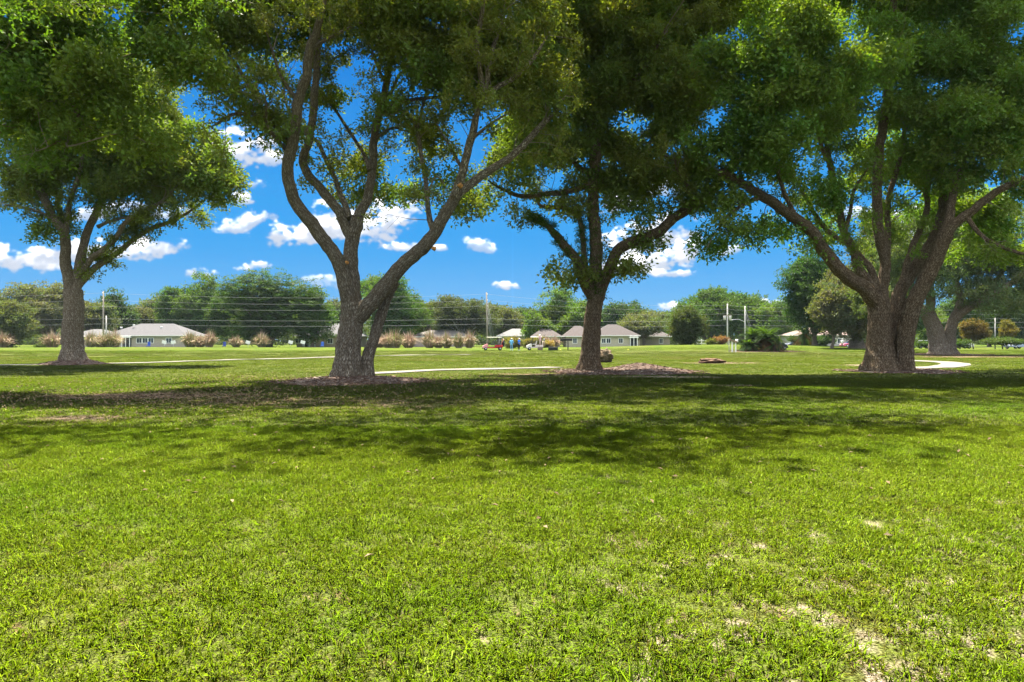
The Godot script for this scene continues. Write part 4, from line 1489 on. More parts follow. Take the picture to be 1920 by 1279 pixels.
	var c2 := [[1080, 0, 80, 35, 0, 0, 0.8], [1200, -5, 90, 35, 1, 0, 0.8], [1310, 10, 70, 45, 1, 0, 0.9], [1040, 70, 90, 80, 0, 0, 0.85], [1150, 60, 100, 90, 0, 0, 0.85], [1260, 70, 90, 90, 1, 0, 0.85], [1090, 165, 100, 65, 0, 0, 0.85], [1210, 180, 100, 75, 0, 0, 0.9], [1300, 190, 60, 70, 1, 0, 0.8], [1030, 245, 75, 50, 0, 0, 0.85], [970, 300, 60, 45, -1, 0, 0.7], [925, 355, 42, 38, -1, 0, 0.65], [1000, 345, 50, 35, -1, 0, 0.55],
		[1080, 285, 70, 40, 1, 0, 0.7], [1180, 270, 80, 45, 1, 0, 0.85], [1260, 275, 65, 45, 1, 0, 0.75], [1160, 345, 55, 34, 1, 0, 0.85], [1220, 360, 60, 42, 0, 0, 0.9], [1170, 400, 38, 34, 0, 0, 0.85], [1245, 400, 45, 26, 0, 0, 0.75], [1060, 395, 35, 30, 0, 0, 0.4], [1300, 330, 45, 34, 0, 0, 0.9], [1060, 527, 14, 24, -0.5, 0.3, 0.9], [1178, 497, 10, 14, -0.5, 0.3, 0.9], [1215, 455, 16, 10, -0.5, 0.3, 0.8],
		[1060, -80, 170, 90, 0, 0, 0.30], [1260, -80, 180, 90, 0, 0, 0.30], [1150, -180, 230, 90, -2, 0, 0.27], [1050, -190, 220, 100, -6, 2.5, 0.27], [1270, -170, 220, 100, -6, 2.5, 0.27], [1190, -270, 300, 110, -14, 2.5, 0.48]]
	oak("oak with ivy climbing its dark straight trunk and one long low limb", "", 31.2, t2, c2, Color(0.180, 0.225, 0.062), 12, {"flare_y": 695.0, "flare": 0.42, "bark": M.bark_brown, "scale": 1.8, "per": 36, "ivy": [[980, 400, 1030, 440, 16], [985, 400, 1095, 530, 8], [1085, 300, 1135, 560, 5], [985, 345, 1110, 400, 3]]})

	var t3 := [[26, 18, 0.2, [[1650, 702], [1650, 670], [1650, 637], [1650, 605], [1648, 575], [1646, 555]]],
		[17, 12, -1.0, [[1692, 701], [1695, 670], [1697, 637], [1703, 606], [1713, 571], [1731, 534], [1750, 496], [1763, 465], [1775, 437]], -0.1],
		[14, 11, 0.3, [[1672, 701], [1673, 660], [1677, 625], [1683, 592], [1690, 560]], 0.1],
		[9, 5, -1.2, [[1773, 440], [1791, 418], [1819, 399], [1844, 377], [1869, 359], [1900, 343], [1950, 320]]],
		[8, 4, 1.5, [[1770, 450], [1780, 410], [1785, 371], [1800, 320], [1820, 260], [1850, 200], [1870, 130]]],
		[4, 2.6, -2.2, [[1812, 404], [1835, 436], [1860, 454], [1900, 471], [1950, 482]]],
		[13, 7, 1.6, [[1662, 640], [1670, 612], [1678, 578], [1691, 540], [1706, 518], [1722, 493], [1741, 465], [1757, 434], [1768, 402], [1772, 360], [1768, 300], [1780, 220], [1790, 140], [1800, 40]]],
		[6.5, 4, 1.2, [[1692, 535], [1700, 496], [1713, 459], [1728, 424], [1738, 396], [1738, 365], [1742, 320], [1735, 260], [1745, 180]]],
		[15, 7, -2.4, [[1646, 580], [1638, 562], [1620, 540], [1600, 527], [1575, 508], [1556, 484], [1538, 459], [1519, 431], [1494, 412], [1463, 390], [1431, 368], [1400, 349], [1375, 335], [1350, 320]]],
		[9, 5, 1.0, [[1640, 548], [1622, 520], [1606, 496], [1600, 465], [1585, 440], [1575, 402], [1566, 371], [1560, 330], [1550, 270], [1545, 210]]],
		[7, 3.5, 0.8, [[1644, 540], [1631, 502], [1613, 481], [1598, 465], [1575, 449], [1550, 431], [1530, 405], [1510, 370], [1490, 330]]],
		[10, 7, 0.6, [[1652, 560], [1656, 530], [1660, 496], [1655, 465], [1647, 434], [1645, 396], [1645, 356], [1645, 330], [1652, 263], [1659, 225], [1664, 190], [1670, 120], [1675, 40], [1680, -40]]],
		[6, 4, 1.4, [[1660, 500], [1664, 470], [1666, 434], [1664, 396], [1672, 350], [1690, 290], [1700, 220], [1715, 160]]],
		[4, 2.4, -1, [[1584, 437], [1594, 400], [1600, 362], [1615, 335], [1630, 312]]],
		[4.5, 2.5, -2.0, [[1494, 412], [1470, 360], [1455, 310], [1440, 250], [1430, 190]]],
		[4, 2.2, -2.6, [[1550, 300], [1530, 240], [1520, 180], [1500, 120]]],
		[4, 2.2, -1.0, [[1430, 368], [1400, 380], [1370, 400], [1345, 430]]]]
	var c3 := [[1345, 40, 60, 45, 3, 0, 0.9], [1430, 10, 70, 35, 3, 0, 0.9], [1545, 10, 80, 35, 3, 0, 0.9], [1660, 20, 70, 45, 2, 0, 0.9], [1760, 0, 90, 40, 1, 0, 0.9], [1880, 5, 90, 45, 0, 0, 0.9], [1600, 345, 48, 38, 4, 0, 0.6], [1690, 395, 45, 35, 4, 0, 0.6], [1560, 435, 40, 22, 3, 0, 0.5], [1780, 400, 60, 38, 4, 0, 0.75], [1850, 400, 60, 40, 3, 0, 0.85], [1720, 300, 60, 50, 2, 0, 0.7], [1600, 210, 60, 50, 1, 0, 0.8], [1390, 90, 55, 60, -4, 0, 1.0], [1480, 75, 70, 60, -4.5, 0, 1.0], [1560, 85, 65, 60, -4.5, 0, 1.0], [1620, 120, 50, 55, -4, 0, 1.0], [1420, 170, 80, 60, -4, 0, 1.0], [1520, 180, 90, 60, -4, 0, 1.0], [1345, 175, 45, 60, -3, 0, 0.95], [1360, 255, 60, 50, -3, 0, 0.95], [1450, 270, 70, 40, -3, 0, 0.95], [1540, 245, 60, 35, -2, 0, 0.85],
		[1400, 320, 70, 40, -2, 0, 0.8], [1480, 320, 50, 35, -1, 0, 0.55], [1345, 390, 42, 55, -1, 0, 1.0], [1395, 425, 34, 45, -1.5, 0, 0.95], [1330, 455, 22, 30, -1, 0, 0.95], [1470, 425, 45, 32, -1, 0, 0.8], [1515, 445, 35, 25, -1, 0, 0.4], [1530, 370, 50, 35, 0, 0, 0.7], [1590, 285, 45, 42, 1, 0, 0.8],
		[1690, 110, 80, 75, 0, 0, 0.9], [1790, 90, 90, 85, 0, 0, 0.95], [1890, 120, 80, 100, -1, 0, 0.95], [1700, 220, 70, 55, 1, 0, 0.75], [1790, 230, 80, 60, -1, 0, 0.95], [1880, 270, 75, 60, -1, 0, 0.95], [1760, 310, 60, 40, 0, 0, 0.7], [1840, 340, 60, 35, 0, 0, 0.75], [1910, 380, 50, 45, -1, 0, 0.7], [1700, 330, 45, 35, 3, 0, 0.75], [1650, 260, 40, 42, 3, 0, 0.65],
		[1860, 440, 60, 35, 4, 0, 0.6], [1930, 470, 50, 40, 3, 0, 0.8], [1790, 480, 50, 30, 5, 0, 0.4], [1990, 200, 80, 200, 0, 0, 0.5], [1990, 400, 60, 80, 2, 0, 0.5],
		[1480, -20, 120, 50, 1, 0, 0.36], [1640, -50, 150, 90, 2, 0, 0.36], [1820, -70, 180, 90, 0, 0, 0.36], [1960, -60, 160, 120, 0, 0, 0.30], [1700, -170, 300, 90, 0, 0, 0.24], [1760, -160, 260, 110, -6.5, 2.5, 0.30], [1560, -190, 240, 100, -7, 2.5, 0.24], [1850, -240, 300, 110, -13, 2.5, 0.21]]
	oak("massive dark oak whose fused trunk splits into many spreading limbs", "", 31.0, t3, c3, Color(0.165, 0.250, 0.054), 13, {"flare_y": 695.0, "flare": 0.5, "bark": M.bark_brown, "scale": 1.8, "per": 36})

	var t0 := [[19, 16, 0.2, [[139, 688], [137, 660], [136, 630], [138, 590], [138, 560], [137, 545]]],
		[11, 6, -1.0, [[134, 555], [128, 520], [122, 490], [123, 455], [116, 432], [98, 405], [82, 370], [60, 330], [40, 290]]],
		[5.5, 3, 1.0, [[124, 450], [114, 410], [107, 375], [100, 330], [110, 270]]],
		[5, 3, -1.0, [[124, 440], [128, 394], [134, 368], [150, 320], [160, 260]]],
		[9, 5, 1.0, [[140, 550], [146, 510], [154, 469], [165, 432], [184, 390], [196, 360], [215, 310], [225, 250]]],
		[6, 3, -1.2, [[150, 520], [172, 484], [188, 473], [218, 446], [233, 420], [262, 398], [300, 380], [330, 350]]],
		[7, 3, 1.4, [[142, 540], [156, 524], [176, 504], [200, 488], [220, 474], [244, 454], [278, 431], [319, 416], [350, 400], [390, 370]]],
		[3, 1.8, -1, [[184, 425], [215, 412], [250, 408], [280, 410]]],
		[3, 1.8, -1.5, [[110, 420], [80, 400], [40, 388], [5, 385]]]]
	var c0 := [[50, 340, 50, 40, 0, 0, 0.75], [120, 320, 65, 45, 0, 0, 0.8], [200, 320, 75, 50, 0, 0, 0.9], [280, 310, 75, 50, 0, 0, 0.9], [350, 300, 65, 50, 0, 0, 0.95], [400, 330, 48, 42, 0, 0, 0.95], [412, 365, 34, 24, 0, 0, 0.8], [340, 350, 60, 26, -1, 0, 0.75], [260, 352, 60, 22, 1, 0, 0.4], [190, 358, 45, 18, 0, 0, 0.3], [110, 360, 40, 18, 0, 0, 0.25], [12, 395, 18, 35, 0, 0, 0.7], [65, 430, 16, 22, -1, 0, 0.7], [30, 360, 30, 20, 0, 0, 0.5], [300, 392, 40, 12, 0, 0, 0.3],
		[150, 240, 110, 60, 0, 0, 0.6], [280, 235, 100, 60, 0, 0, 0.7], [200, 150, 150, 70, 0, 0, 0.35], [60, 250, 80, 60, 0, 0, 0.5], [180, 200, 150, 70, -5, 3, 0.35], [200, 240, 150, 60, 5, 3, 0.3]]
	oak("slender oak with pale limbs fanning from one straight brown trunk", "", 41.0, t0, c0, Color(0.160, 0.205, 0.055), 14, {"flare_y": 680.0, "flare": 0.6, "scale": 2.1, "per": 34})

	# the oak that stands left of the frame and reaches into it
	var tn := [[34, 26, 0.2, [[-330, 735], [-332, 690], [-325, 640], [-315, 590], [-310, 540]]],
		[15, 4, 0.5, [[-312, 560], [-260, 480], [-190, 400], [-110, 320], [-30, 260], [60, 220], [130, 190], [155, 170], [180, 120]]],
		[7, 3, -1.0, [[130, 190], [148, 215], [150, 240], [120, 260], [90, 275]]],
		[15, 7, 1.4, [[-310, 545], [-270, 440], [-210, 330], [-140, 220], [-60, 130], [40, 70], [140, 30], [220, 0]]],
		[16, 7, 0.8, [[-312, 545], [-330, 430], [-340, 300], [-330, 180], [-300, 60], [-260, -60]]],
		[12, 6, -1.5, [[-318, 560], [-380, 470], [-450, 360], [-520, 240], [-560, 120]]],
		[6, 3, 0.5, [[60, 215], [150, 150], [230, 110], [300, 95], [360, 110]]]]
	var cn := [[40, 50, 85, 75, 0, 0, 1.0], [140, 40, 85, 70, 0, 0, 1.0], [235, 55, 80, 75, 0, 0, 1.0], [320, 60, 65, 75, 0, 0, 0.95], [375, 100, 35, 55, 0, 0, 0.7], [30, 150, 80, 65, 0, 0, 1.0], [130, 140, 85, 65, 1, 0, 1.0], [230, 150, 80, 65, 0, 0, 1.0], [315, 165, 60, 60, 0, 0, 0.95], [30, 230, 70, 45, 0, 0, 0.9], [120, 225, 70, 45, 1, 0, 0.85], [215, 230, 70, 40, 0, 0, 0.9], [300, 245, 50, 35, 0, 0, 0.8], [60, 280, 50, 25, 0, 0, 0.7],
		[-80, 150, 110, 150, 0, 0, 0.5], [-230, 120, 150, 160, 0, 0, 0.4], [-420, 150, 160, 160, 0, 0, 0.35], [0, -60, 160, 80, 0, 0, 0.36], [220, -70, 150, 80, 0, 0, 0.36], [-200, -120, 200, 100, 0, 0, 0.24], [-100, -100, 220, 100, -5.5, 2.5, 0.30], [150, -130, 240, 110, -6, 2.5, 0.30], [330, -60, 120, 70, -3.5, 2, 0.24]]
	oak("dense oak overhanging the lawn with drooping leafy boughs, its trunk left of the slender oak", "", 20.0, tn, cn, Color(0.145, 0.215, 0.042), 15, {"flare_y": 725.0, "bark": M.bark_brown})

	# far oak with a V of two leaning stems
	var t4 := [[17, 12, 0.2, [[1762, 668], [1759, 645], [1754, 622], [1746, 602], [1738, 585]]],
		[12, 8, -0.6, [[1780, 668], [1780, 640], [1783, 618], [1788, 600], [1796, 585]]],
		[9, 4, 3, [[1738, 590], [1722, 575], [1700, 560], [1670, 545], [1640, 520]]],
		[9, 5, -3, [[1742, 595], [1745, 560], [1740, 520], [1730, 480], [1725, 440]]],
		[7, 4, 2, [[1794, 590], [1800, 555], [1790, 510], [1800, 460]]],
		[8, 3, -2, [[1790, 598], [1815, 578], [1850, 558], [1890, 535], [1930, 505], [1970, 480]]],
		[5, 2.5, 2, [[1815, 578], [1850, 545], [1880, 510], [1910, 470]]]]
	var c4 := [[1650, 540, 50, 45, 2, 0, 0.5], [1700, 520, 50, 50, 0, 0, 0.6], [1755, 540, 50, 35, -2, 0, 0.55], [1760, 480, 70, 50, 0, 0, 0.6], [1830, 500, 60, 50, 0, 0, 0.6], [1890, 520, 60, 45, 0, 0, 0.6], [1840, 560, 50, 25, -3, 0, 0.5], [1900, 565, 45, 30, -2, 0, 0.6], [1950, 540, 60, 60, 0, 0, 0.6], [1700, 570, 35, 22, -3, 0, 0.5], [1800, 430, 90, 50, 0, 0, 0.5], [1900, 440, 70, 60, 0, 0, 0.5], [1690, 450, 60, 50, 0, 0, 0.5]]
	oak("grey green oak with two stems leaning apart in a V behind the curved path", "", 70.0, t4, c4, Color(0.135, 0.173, 0.087), 16, {"flare_y": 662.0, "flare": 0.5, "scale": 2.0, "cluster": 1.5, "per": 30, "fill": 0.62})

func far_trees() -> void:
	var green := Color(0.072, 0.138, 0.029)
	var bright := Color(0.102, 0.174, 0.034)
	var dark := Color(0.048, 0.094, 0.026)
	var olive := Color(0.106, 0.132, 0.062)
	var grey := Color(0.126, 0.146, 0.086)
	# [x, half, top, bottom, depth, tone, label, options]
	var L := [
		[75, 70, 524, 632, 168, grey, "broad grey green tree behind the slender oak's trunk", {"trunk_x": 97, "lobes": 22, "stems": true}],
		[18, 52, 556, 655, 138, olive, "low sprawling olive tree at the lawn's left edge", {"lobes": 18}],
		[-60, 70, 540, 650, 165, olive, "olive tree past the lawn's left edge", {}],
		[168, 48, 558, 628, 175, olive, "grey green tree behind the thin utility pole", {}],
		[226, 34, 547, 632, 195, dark, "dark upright tree above the grey roofed house", {}],
		[282, 46, 556, 634, 205, olive, "dull olive tree behind the grey roof ridge", {}],
		[335, 40, 535, 640, 190, green, "tall green tree at the right end of the grey roof", {"lobes": 22}],
		[385, 50, 517, 642, 186, green, "tallest leafy green tree beside the feathery dark one", {"lobes": 24}],
		[440, 46, 534, 646, 160, dark, "dark feathery tree hanging over tan grass clumps", {"stretch": 0.6, "lobes": 30}],
		[505, 88, 507, 646, 150, Color(0.060, 0.110, 0.031), "huge dark green tree with layered feathery boughs", {"stretch": 0.5, "lobes": 46, "dense": 1.25}],
		[585, 44, 545, 640, 152, green, "rounded green tree over the house with blue shutters", {"lobes": 22}],
		[640, 40, 556, 640, 205, olive, "thin olive tree behind the forked oak's trunk", {}],
		[742, 66, 522, 634, 165, green, "leafy green tree between the forked oak and the plumed grass", {"lobes": 26}],
		[700, 40, 520, 560, 175, green, "tall airy treetop behind the forked oak", {"lobes": 10, "dense": 0.5}],
		[803, 36, 556, 634, 190, olive, "narrow olive tree behind the brown grass clumps", {}],
		[866, 58, 556, 636, 172, Color(0.074, 0.096, 0.050), "dark spreading tree with white bare branches below", {"lobes": 24, "stems": true, "bark": M.pole_pale}],
		[936, 44, 574, 634, 190, olive, "olive tree behind the guyed utility pole", {}],
		[985, 40, 580, 640, 215, dark, "low dark tree far behind the golfers", {}],
		[1040, 42, 545, 640, 178, bright, "light green billowing tree behind the white golf cart", {"lobes": 24}],
		[1082, 36, 562, 640, 172, bright, "light green tree touching the ivy covered oak's trunk", {"lobes": 20}],
		[1012, 32, 582, 642, 165, bright, "small yellow green tree above the brown roof", {}],
		[1150, 44, 570, 640, 208, dark, "dark distant tree above the cream house", {}],
		[1190, 30, 566, 640, 215, dark, "dark distant pine tops behind the spreading oak", {}],
		[1208, 48, 582, 636, 160, grey, "spreading grey green oak beside the cream house", {"lobes": 22, "stems": true}],
		[1245, 40, 580, 640, 210, olive, "olive tree behind the round magnolia", {}],
		[1290, 37, 574, 652, 112, Color(0.074, 0.098, 0.036), "round dense magnolia standing on the mounded green", {"lobes": 30, "dense": 1.5, "scale": 1.9, "cone": 0.35}],
		[1330, 66, 548, 646, 185, green, "large green tree behind the paired utility poles", {"lobes": 30}],
		[1395, 56, 552, 646, 190, green, "wide green tree above the sago palms", {"lobes": 24}],
		[1452, 44, 566, 646, 182, bright, "lighter green tree right of the sago palms", {}],
		[1528, 66, 470, 636, 112, Color(0.048, 0.106, 0.026), "tall dark green tree left of the massive oak", {"lobes": 34, "dense": 1.2}],
		[1607, 76, 500, 640, 100, grey, "grey weeping tree directly behind the massive oak", {"lobes": 36, "stretch": 1.3, "trunk_x": 1607, "trunk": 1.0}],
		[1655, 62, 398, 600, 84, Color(0.085, 0.115, 0.040), "tall olive tree filling the gaps behind the massive oak's limbs", {"lobes": 34, "trunk": 0.4}],
		[1560, 40, 545, 632, 98, grey, "small grey tree under the tall dark one", {"lobes": 16}],
		[1690, 44, 560, 645, 150, green, "green tree seen between the massive oak and the V oak", {}],
		[1745, 40, 575, 642, 160, bright, "light green tree low behind the V oak", {}],
		[1800, 44, 560, 640, 165, green, "green tree above the parked white van", {}],
		[1855, 46, 545, 640, 170, bright, "bright green tree behind the white lamp post", {"spray": 3}],
		[1915, 60, 520, 640, 160, dark, "dark tree behind the blue parked car", {}],
		[1990, 70, 500, 640, 160, dark, "dark tree past the right end of the hedge", {}],
		[2090, 80, 520, 640, 165, green, "green tree past the right end of the hedge", {}],
		[-170, 80, 530, 645, 175, green, "green tree past the left end of the houses", {}]]
	var i := 0
	for t in L:
		far_tree("tree", t[6], "trees along the far side of the course", t[0], t[1], t[2], t[3], t[4], t[5], 400 + i, t[7])
		i += 1
	# shrubs
	var S := [
		[1825, 27, 596, 642, 118, Color(0.156, 0.120, 0.036), "rusty leaved shrub beside the white lamp post", 16],
		[1888, 15, 602, 640, 118, Color(0.168, 0.144, 0.036), "yellow green shrub right of the white lamp post", 6],
		[1510, 28, 630, 648, 122, Color(0.042, 0.084, 0.024), "low dark rounded bush before the pink house", 8],
		[1545, 22, 628, 649, 120, Color(0.042, 0.090, 0.024), "dark bush beside the low one before the pink house", 8],
		[1355, 16, 633, 652, 116, Color(0.228, 0.132, 0.084), "pinkish bush beside the white fence", 6],
		[1338, 12, 637, 652, 115, Color(0.120, 0.144, 0.036), "green bush beside the white fence", 6],
		[80, 14, 640, 656, 132, Color(0.060, 0.096, 0.030), "small dark green bush left of the slender oak", 6],
		[1736, 26, 642, 651, 110, Color(0.060, 0.108, 0.030), "low hedge stretch before the silver car", 8],
		[1800, 30, 640, 650, 112, Color(0.060, 0.108, 0.030), "low hedge stretch before the white van", 8],
		[1880, 48, 634, 648, 114, Color(0.072, 0.120, 0.036), "low hedge stretch before the blue car", 10],
		[960, 16, 628, 656, 112, Color(0.192, 0.180, 0.060), "tall straw green shrub behind the blue shirted golfers", 8],
		[1000, 18, 630, 655, 118, Color(0.168, 0.156, 0.060), "straw green shrub behind the white golf cart", 8],
		[1030, 16, 640, 656, 118, Color(0.312, 0.240, 0.132), "tan shrub behind the black planter box", 8]]
	for t in S:
		far_tree("shrub", t[6], "shrubs along the course edge", t[0], t[1], t[2], t[3], t[4], t[5], 500 + i, {"lobes": t[7], "scale": 1.5, "dense": 1.6, "trunk": 0.08})
		i += 1
	# the wood that closes the view: one mass
	rng.seed = 77
	var where := []
	var cols := PackedColorArray()
	for k in 9000:
		var d := rng.randf_range(235, 285)
		var x := rng.randf_range(-1.05, 1.05) * d
		var hh := 11.5 + 4.5 * nz2.get_noise_2d(x * 0.06, 3.0) + 2.0 * nz2.get_noise_2d(x * 0.25, 9.0)
		where.append(Transform3D(turned(rng.randf_range(4.5, 8.0)), Vector3(x, rng.randf() * hh, -d)))
		var t := rng.randf_range(0.7, 1.25) * (1.0 + 0.5 * nz2.get_noise_2d(x * 0.07, 20.0))
		cols.append(Color(0.095 * t, 0.135 * t, 0.055 * t))
	var w := multimesh("distant_woods", sprays[2], M.leaf, where, cols, self)
	tag(w, "hazy band of distant woods behind all the houses", "woods", "", "stuff")
	# ornamental grasses
	var O := [[4, 2.6, 3.0, 0.2], [98, 3.4, 2.6, 0.15], [170, 2.6, 2.5, 0.5], [186, 2.4, 2.6, 0.4], [203, 3.6, 3.2, 0.45], [216, 2.6, 2.9, 0.3], [357, 3.6, 3.0, 0.5], [375, 2.8, 2.7, 0.2], [393, 2.6, 2.5, 0.1], [443, 2.6, 2.3, 0.3], [490, 2.8, 2.4, 0.4], [712, 2.4, 2.2, 0.05], [728, 3.0, 2.5, 0.1], [742, 3.2, 3.0, 0.45], [766, 3.2, 2.8, 0.05], [805, 3.4, 2.9, 0.4], [822, 2.8, 2.5, 0.2], [838, 2.8, 2.6, 0.3], [860, 2.6, 2.4, 0.4], [880, 2.8, 2.6, 0.25], [1022, 3.2, 2.0, 0.1], [1040, 2.6, 1.8, 0.1]]
	var names := ["pale tan ornamental grass clump at the lawn's left end", "reddish ornamental grass clump left of the slender oak", "greenish grass clump right of the slender oak", "tan grass clump right of the slender oak", "largest tan grass clump below the thin utility pole", "tan grass clump beside the house porch", "tall straw grass clump at the right end of the grey house", "tan plumed clump right of the tall straw one", "rusty grass clump right of the grey house", "lone tan grass clump under the feathery tree", "green tan grass clump under the huge dark tree", "brown grass clump touching the forked oak's trunk", "short brown grass clump beside the forked oak", "tall green topped grass clump right of the forked oak", "pinkish plumed grass clump", "wide dark hearted grass clump", "brown grass clump in the middle of the row", "straw grass clump in the middle of the row", "tan grass clump below the white branches", "tan grass clump left of the red golf cart", "tan grass clump behind the white golf cart", "low tan grass clump beside the black signpost"]
	for k in O.size():
		ornamental_grass(names[k], O[k][0], 117.0 + (k * 7) % 9, O[k][1], O[k][2], 600 + k, O[k][3])
	sago("green sago palm at the left of the bed, arching over the mulch", 1412, 88.0, 3.8, 4.1, 81, 0.3, "sago palms in the island bed")
	sago("sago palm with brown lower fronds beside the dark golf cart", 1441, 86.0, 3.9, 4.3, 82, 0.8, "sago palms in the island bed")
	sago("middle sago palm with upright fronds", 1427, 90.0, 3.2, 2.6, 83, 0.2, "sago palms in the island bed")
	sago("short sago offshoot low in the bed", 1452, 85.0, 1.8, 2.6, 84, 0.2, "sago palms in the island bed")
	sago("short sago offshoot at the bed's left rim", 1404, 86.0, 1.7, 2.3, 85, 0.2, "sago palms in the island bed")
	sago("young palm with drooping fronds before the pink house", 1508, 116.0, 4.6, 3.4, 86, 0.5)
	mulch_bed(1432, 87.0, 4.2, "low mulch island under the sago palms", 66, [], 0.10)

func buildings() -> void:
	var stucco := Color(0.347, 0.310, 0.248)
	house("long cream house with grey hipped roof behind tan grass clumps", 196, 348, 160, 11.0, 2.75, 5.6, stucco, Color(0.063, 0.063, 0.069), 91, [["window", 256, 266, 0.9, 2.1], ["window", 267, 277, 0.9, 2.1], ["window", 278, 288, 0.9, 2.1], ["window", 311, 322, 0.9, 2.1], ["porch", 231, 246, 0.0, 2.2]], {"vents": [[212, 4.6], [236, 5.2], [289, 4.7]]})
	house("lower grey roofed house wing half hidden by the slender oak", 120, 200, 163, 10.0, 2.6, 4.3, stucco, Color(0.075, 0.075, 0.080), 92, [["window", 156, 166, 0.9, 2.0]])
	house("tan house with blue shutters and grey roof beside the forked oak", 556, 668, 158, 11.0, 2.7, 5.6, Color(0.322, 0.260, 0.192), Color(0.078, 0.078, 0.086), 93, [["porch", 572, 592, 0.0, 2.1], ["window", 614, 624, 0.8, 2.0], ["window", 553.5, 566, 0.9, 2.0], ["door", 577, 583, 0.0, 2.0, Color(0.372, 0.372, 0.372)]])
	house("long low pale roofed house behind the brown grass clumps", 765, 885, 165, 10.0, 2.5, 4.1, Color(0.322, 0.260, 0.223), Color(0.128, 0.118, 0.108), 94, [["window", 870, 880, 0.8, 2.0], ["window", 806, 815, 0.8, 2.0]])
	house("white roofed house behind the golfers", 935, 1000, 170, 12.0, 2.8, 4.6, Color(0.310, 0.291, 0.260), Color(0.097, 0.098, 0.100), 95, [["window", 950, 960, 0.9, 2.0]])
	house("brown roofed house behind the white golf cart", 1000, 1050, 158, 10.0, 2.6, 4.5, Color(0.360, 0.335, 0.260), Color(0.040, 0.031, 0.030), 96, [["window", 1013, 1020, 0.9, 2.1], ["window", 1026, 1034, 0.9, 2.1]])
	house("brown roofed cream house at the left of the ivy covered oak", 1062, 1112, 156, 10.0, 2.6, 5.0, Color(0.384, 0.347, 0.260), Color(0.040, 0.031, 0.030), 97, [["window", 1074, 1082, 0.9, 2.1]])
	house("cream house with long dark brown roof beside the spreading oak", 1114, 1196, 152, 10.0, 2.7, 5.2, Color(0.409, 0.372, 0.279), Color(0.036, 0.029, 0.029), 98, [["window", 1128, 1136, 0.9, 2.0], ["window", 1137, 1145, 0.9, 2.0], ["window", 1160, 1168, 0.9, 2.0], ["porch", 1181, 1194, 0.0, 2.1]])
	house("brown roofed house wing behind the round magnolia", 1200, 1256, 165, 10.0, 2.6, 4.6, Color(0.279, 0.236, 0.186), Color(0.043, 0.037, 0.035), 99, [["window", 1236, 1243, 0.8, 2.0]])
	house("pale house with pink tiled roof behind the low dark bushes", 1500, 1605, 165, 12.0, 2.9, 5.0, Color(0.384, 0.372, 0.347), Color(0.161, 0.114, 0.097), 100, [["window", 1559, 1567, 0.8, 2.0], ["window", 1570, 1580, 0.8, 2.0], ["window", 1548, 1555, 0.8, 2.0]])
	house("small pale house left of the pink roofed one", 1466, 1496, 190, 12.0, 2.9, 4.6, Color(0.310, 0.298, 0.285), Color(0.130, 0.125, 0.130), 101, [["window", 1476, 1482, 0.8, 2.0]])
	# poles and wires
	utility_pole("brown wooden utility pole beside the grey roofed house", 193.5, 140, 11.6, 0.17, false, {"insulators": [11.2, 9.8, 8.5]})
	utility_pole("shorter pale pole right beside the brown utility pole", 199, 141, 6.6, 0.15, true, {})
	utility_pole("tall utility pole with guy wires behind the red golf cart", 914, 140, 11.4, 0.18, false, {"insulators": [11.0, 9.8, 8.6], "lean": -0.2, "guys": [[8.6, 1.2, 0.6], [9.8, 1.7, 0.9], [6.5, 1.0, 0.5]]})
	utility_pole("pale utility pole with twin transformers behind the white post stand", 1364, 150, 9.6, 0.17, true, {"insulators": [9.3, 8.4, 7.4], "transformer": 6.5})
	utility_pole("pale utility pole with lamp arm behind the sago palms", 1397, 152, 9.2, 0.16, true, {"insulators": [9.0, 8.2, 7.2], "arm": 5.6, "guys": [[8.6, 2.6, 0.5], [7.6, 2.2, 0.5]]})
	utility_pole("slim white lamp post between the rusty shrub and the blue car", 1866, 116, 5.4, 0.09, true, {})
	var poles := [[-560, 140.0, [11.2, 9.8, 8.5], "the left edge"], [193.5, 140.0, [11.2, 9.8, 8.5], "the brown pole"], [914, 140.0, [11.0, 9.8, 8.6], "the guyed pole"], [1364, 150.0, [9.3, 8.4, 7.4], "the transformer pole"], [1397, 152.0, [9.0, 8.2, 7.2], "the lamp arm pole"], [2250, 150.0, [9.2, 8.2, 7.2], "the right edge"]]
	for i in poles.size() - 1:
		var a: Array = poles[i]
		var b: Array = poles[i + 1]
		for k in 3:
			var pa := px(a[0], 640, a[1]); pa.y = a[2][k] + gh(pa.x, pa.z); pa.z += 0.28
			var pb := px(b[0], 640, b[1]); pb.y = b[2][k] + gh(pb.x, pb.z); pb.z += 0.28
			wire("%s power line strung from %s to %s" % [["topmost", "middle", "lower"][k], a[3], b[3]], "overhead power lines", pa, pb, 0.05 if i == 3 else 0.9)
		if i != 3:
			for h in [6.0, 4.9]:
				var pa := px(a[0], 640, a[1]); pa.y = h; pa.z += 0.2
				var pb := px(b[0], 640, b[1]); pb.y = h; pb.z += 0.2
				wire(["upper", "bottom"][int(h < 5.5)] + " low telephone cable strung from %s to %s" % [a[3], b[3]], "low telephone cables", pa, pb, 0.5, 0.018)
	var wq := on_ground(2250, 150)
	utility_pole("utility pole past the right end of the hedge", 2250, 150, 9.8, 0.16, true, {})
	utility_pole("utility pole past the left end of the houses", -560, 140, 11.6, 0.17, false, {})
	# white rail fence
	var f := base("rail_fence", on_ground(1325, 116), "short white rail fence under the large green trees", "fence")
	for i in 5: mesh_node("post", box_mesh(Vector3(0.12, 1.1, 0.12), 0.01, Vector3(-1.7 + i * 0.85, 0.45, 0)), M.white, f)
	for h in [0.35, 0.8]: mesh_node("rail", box_mesh(Vector3(3.5, 0.12, 0.05), 0.01, Vector3(0, h, 0.088)), M.white, f)

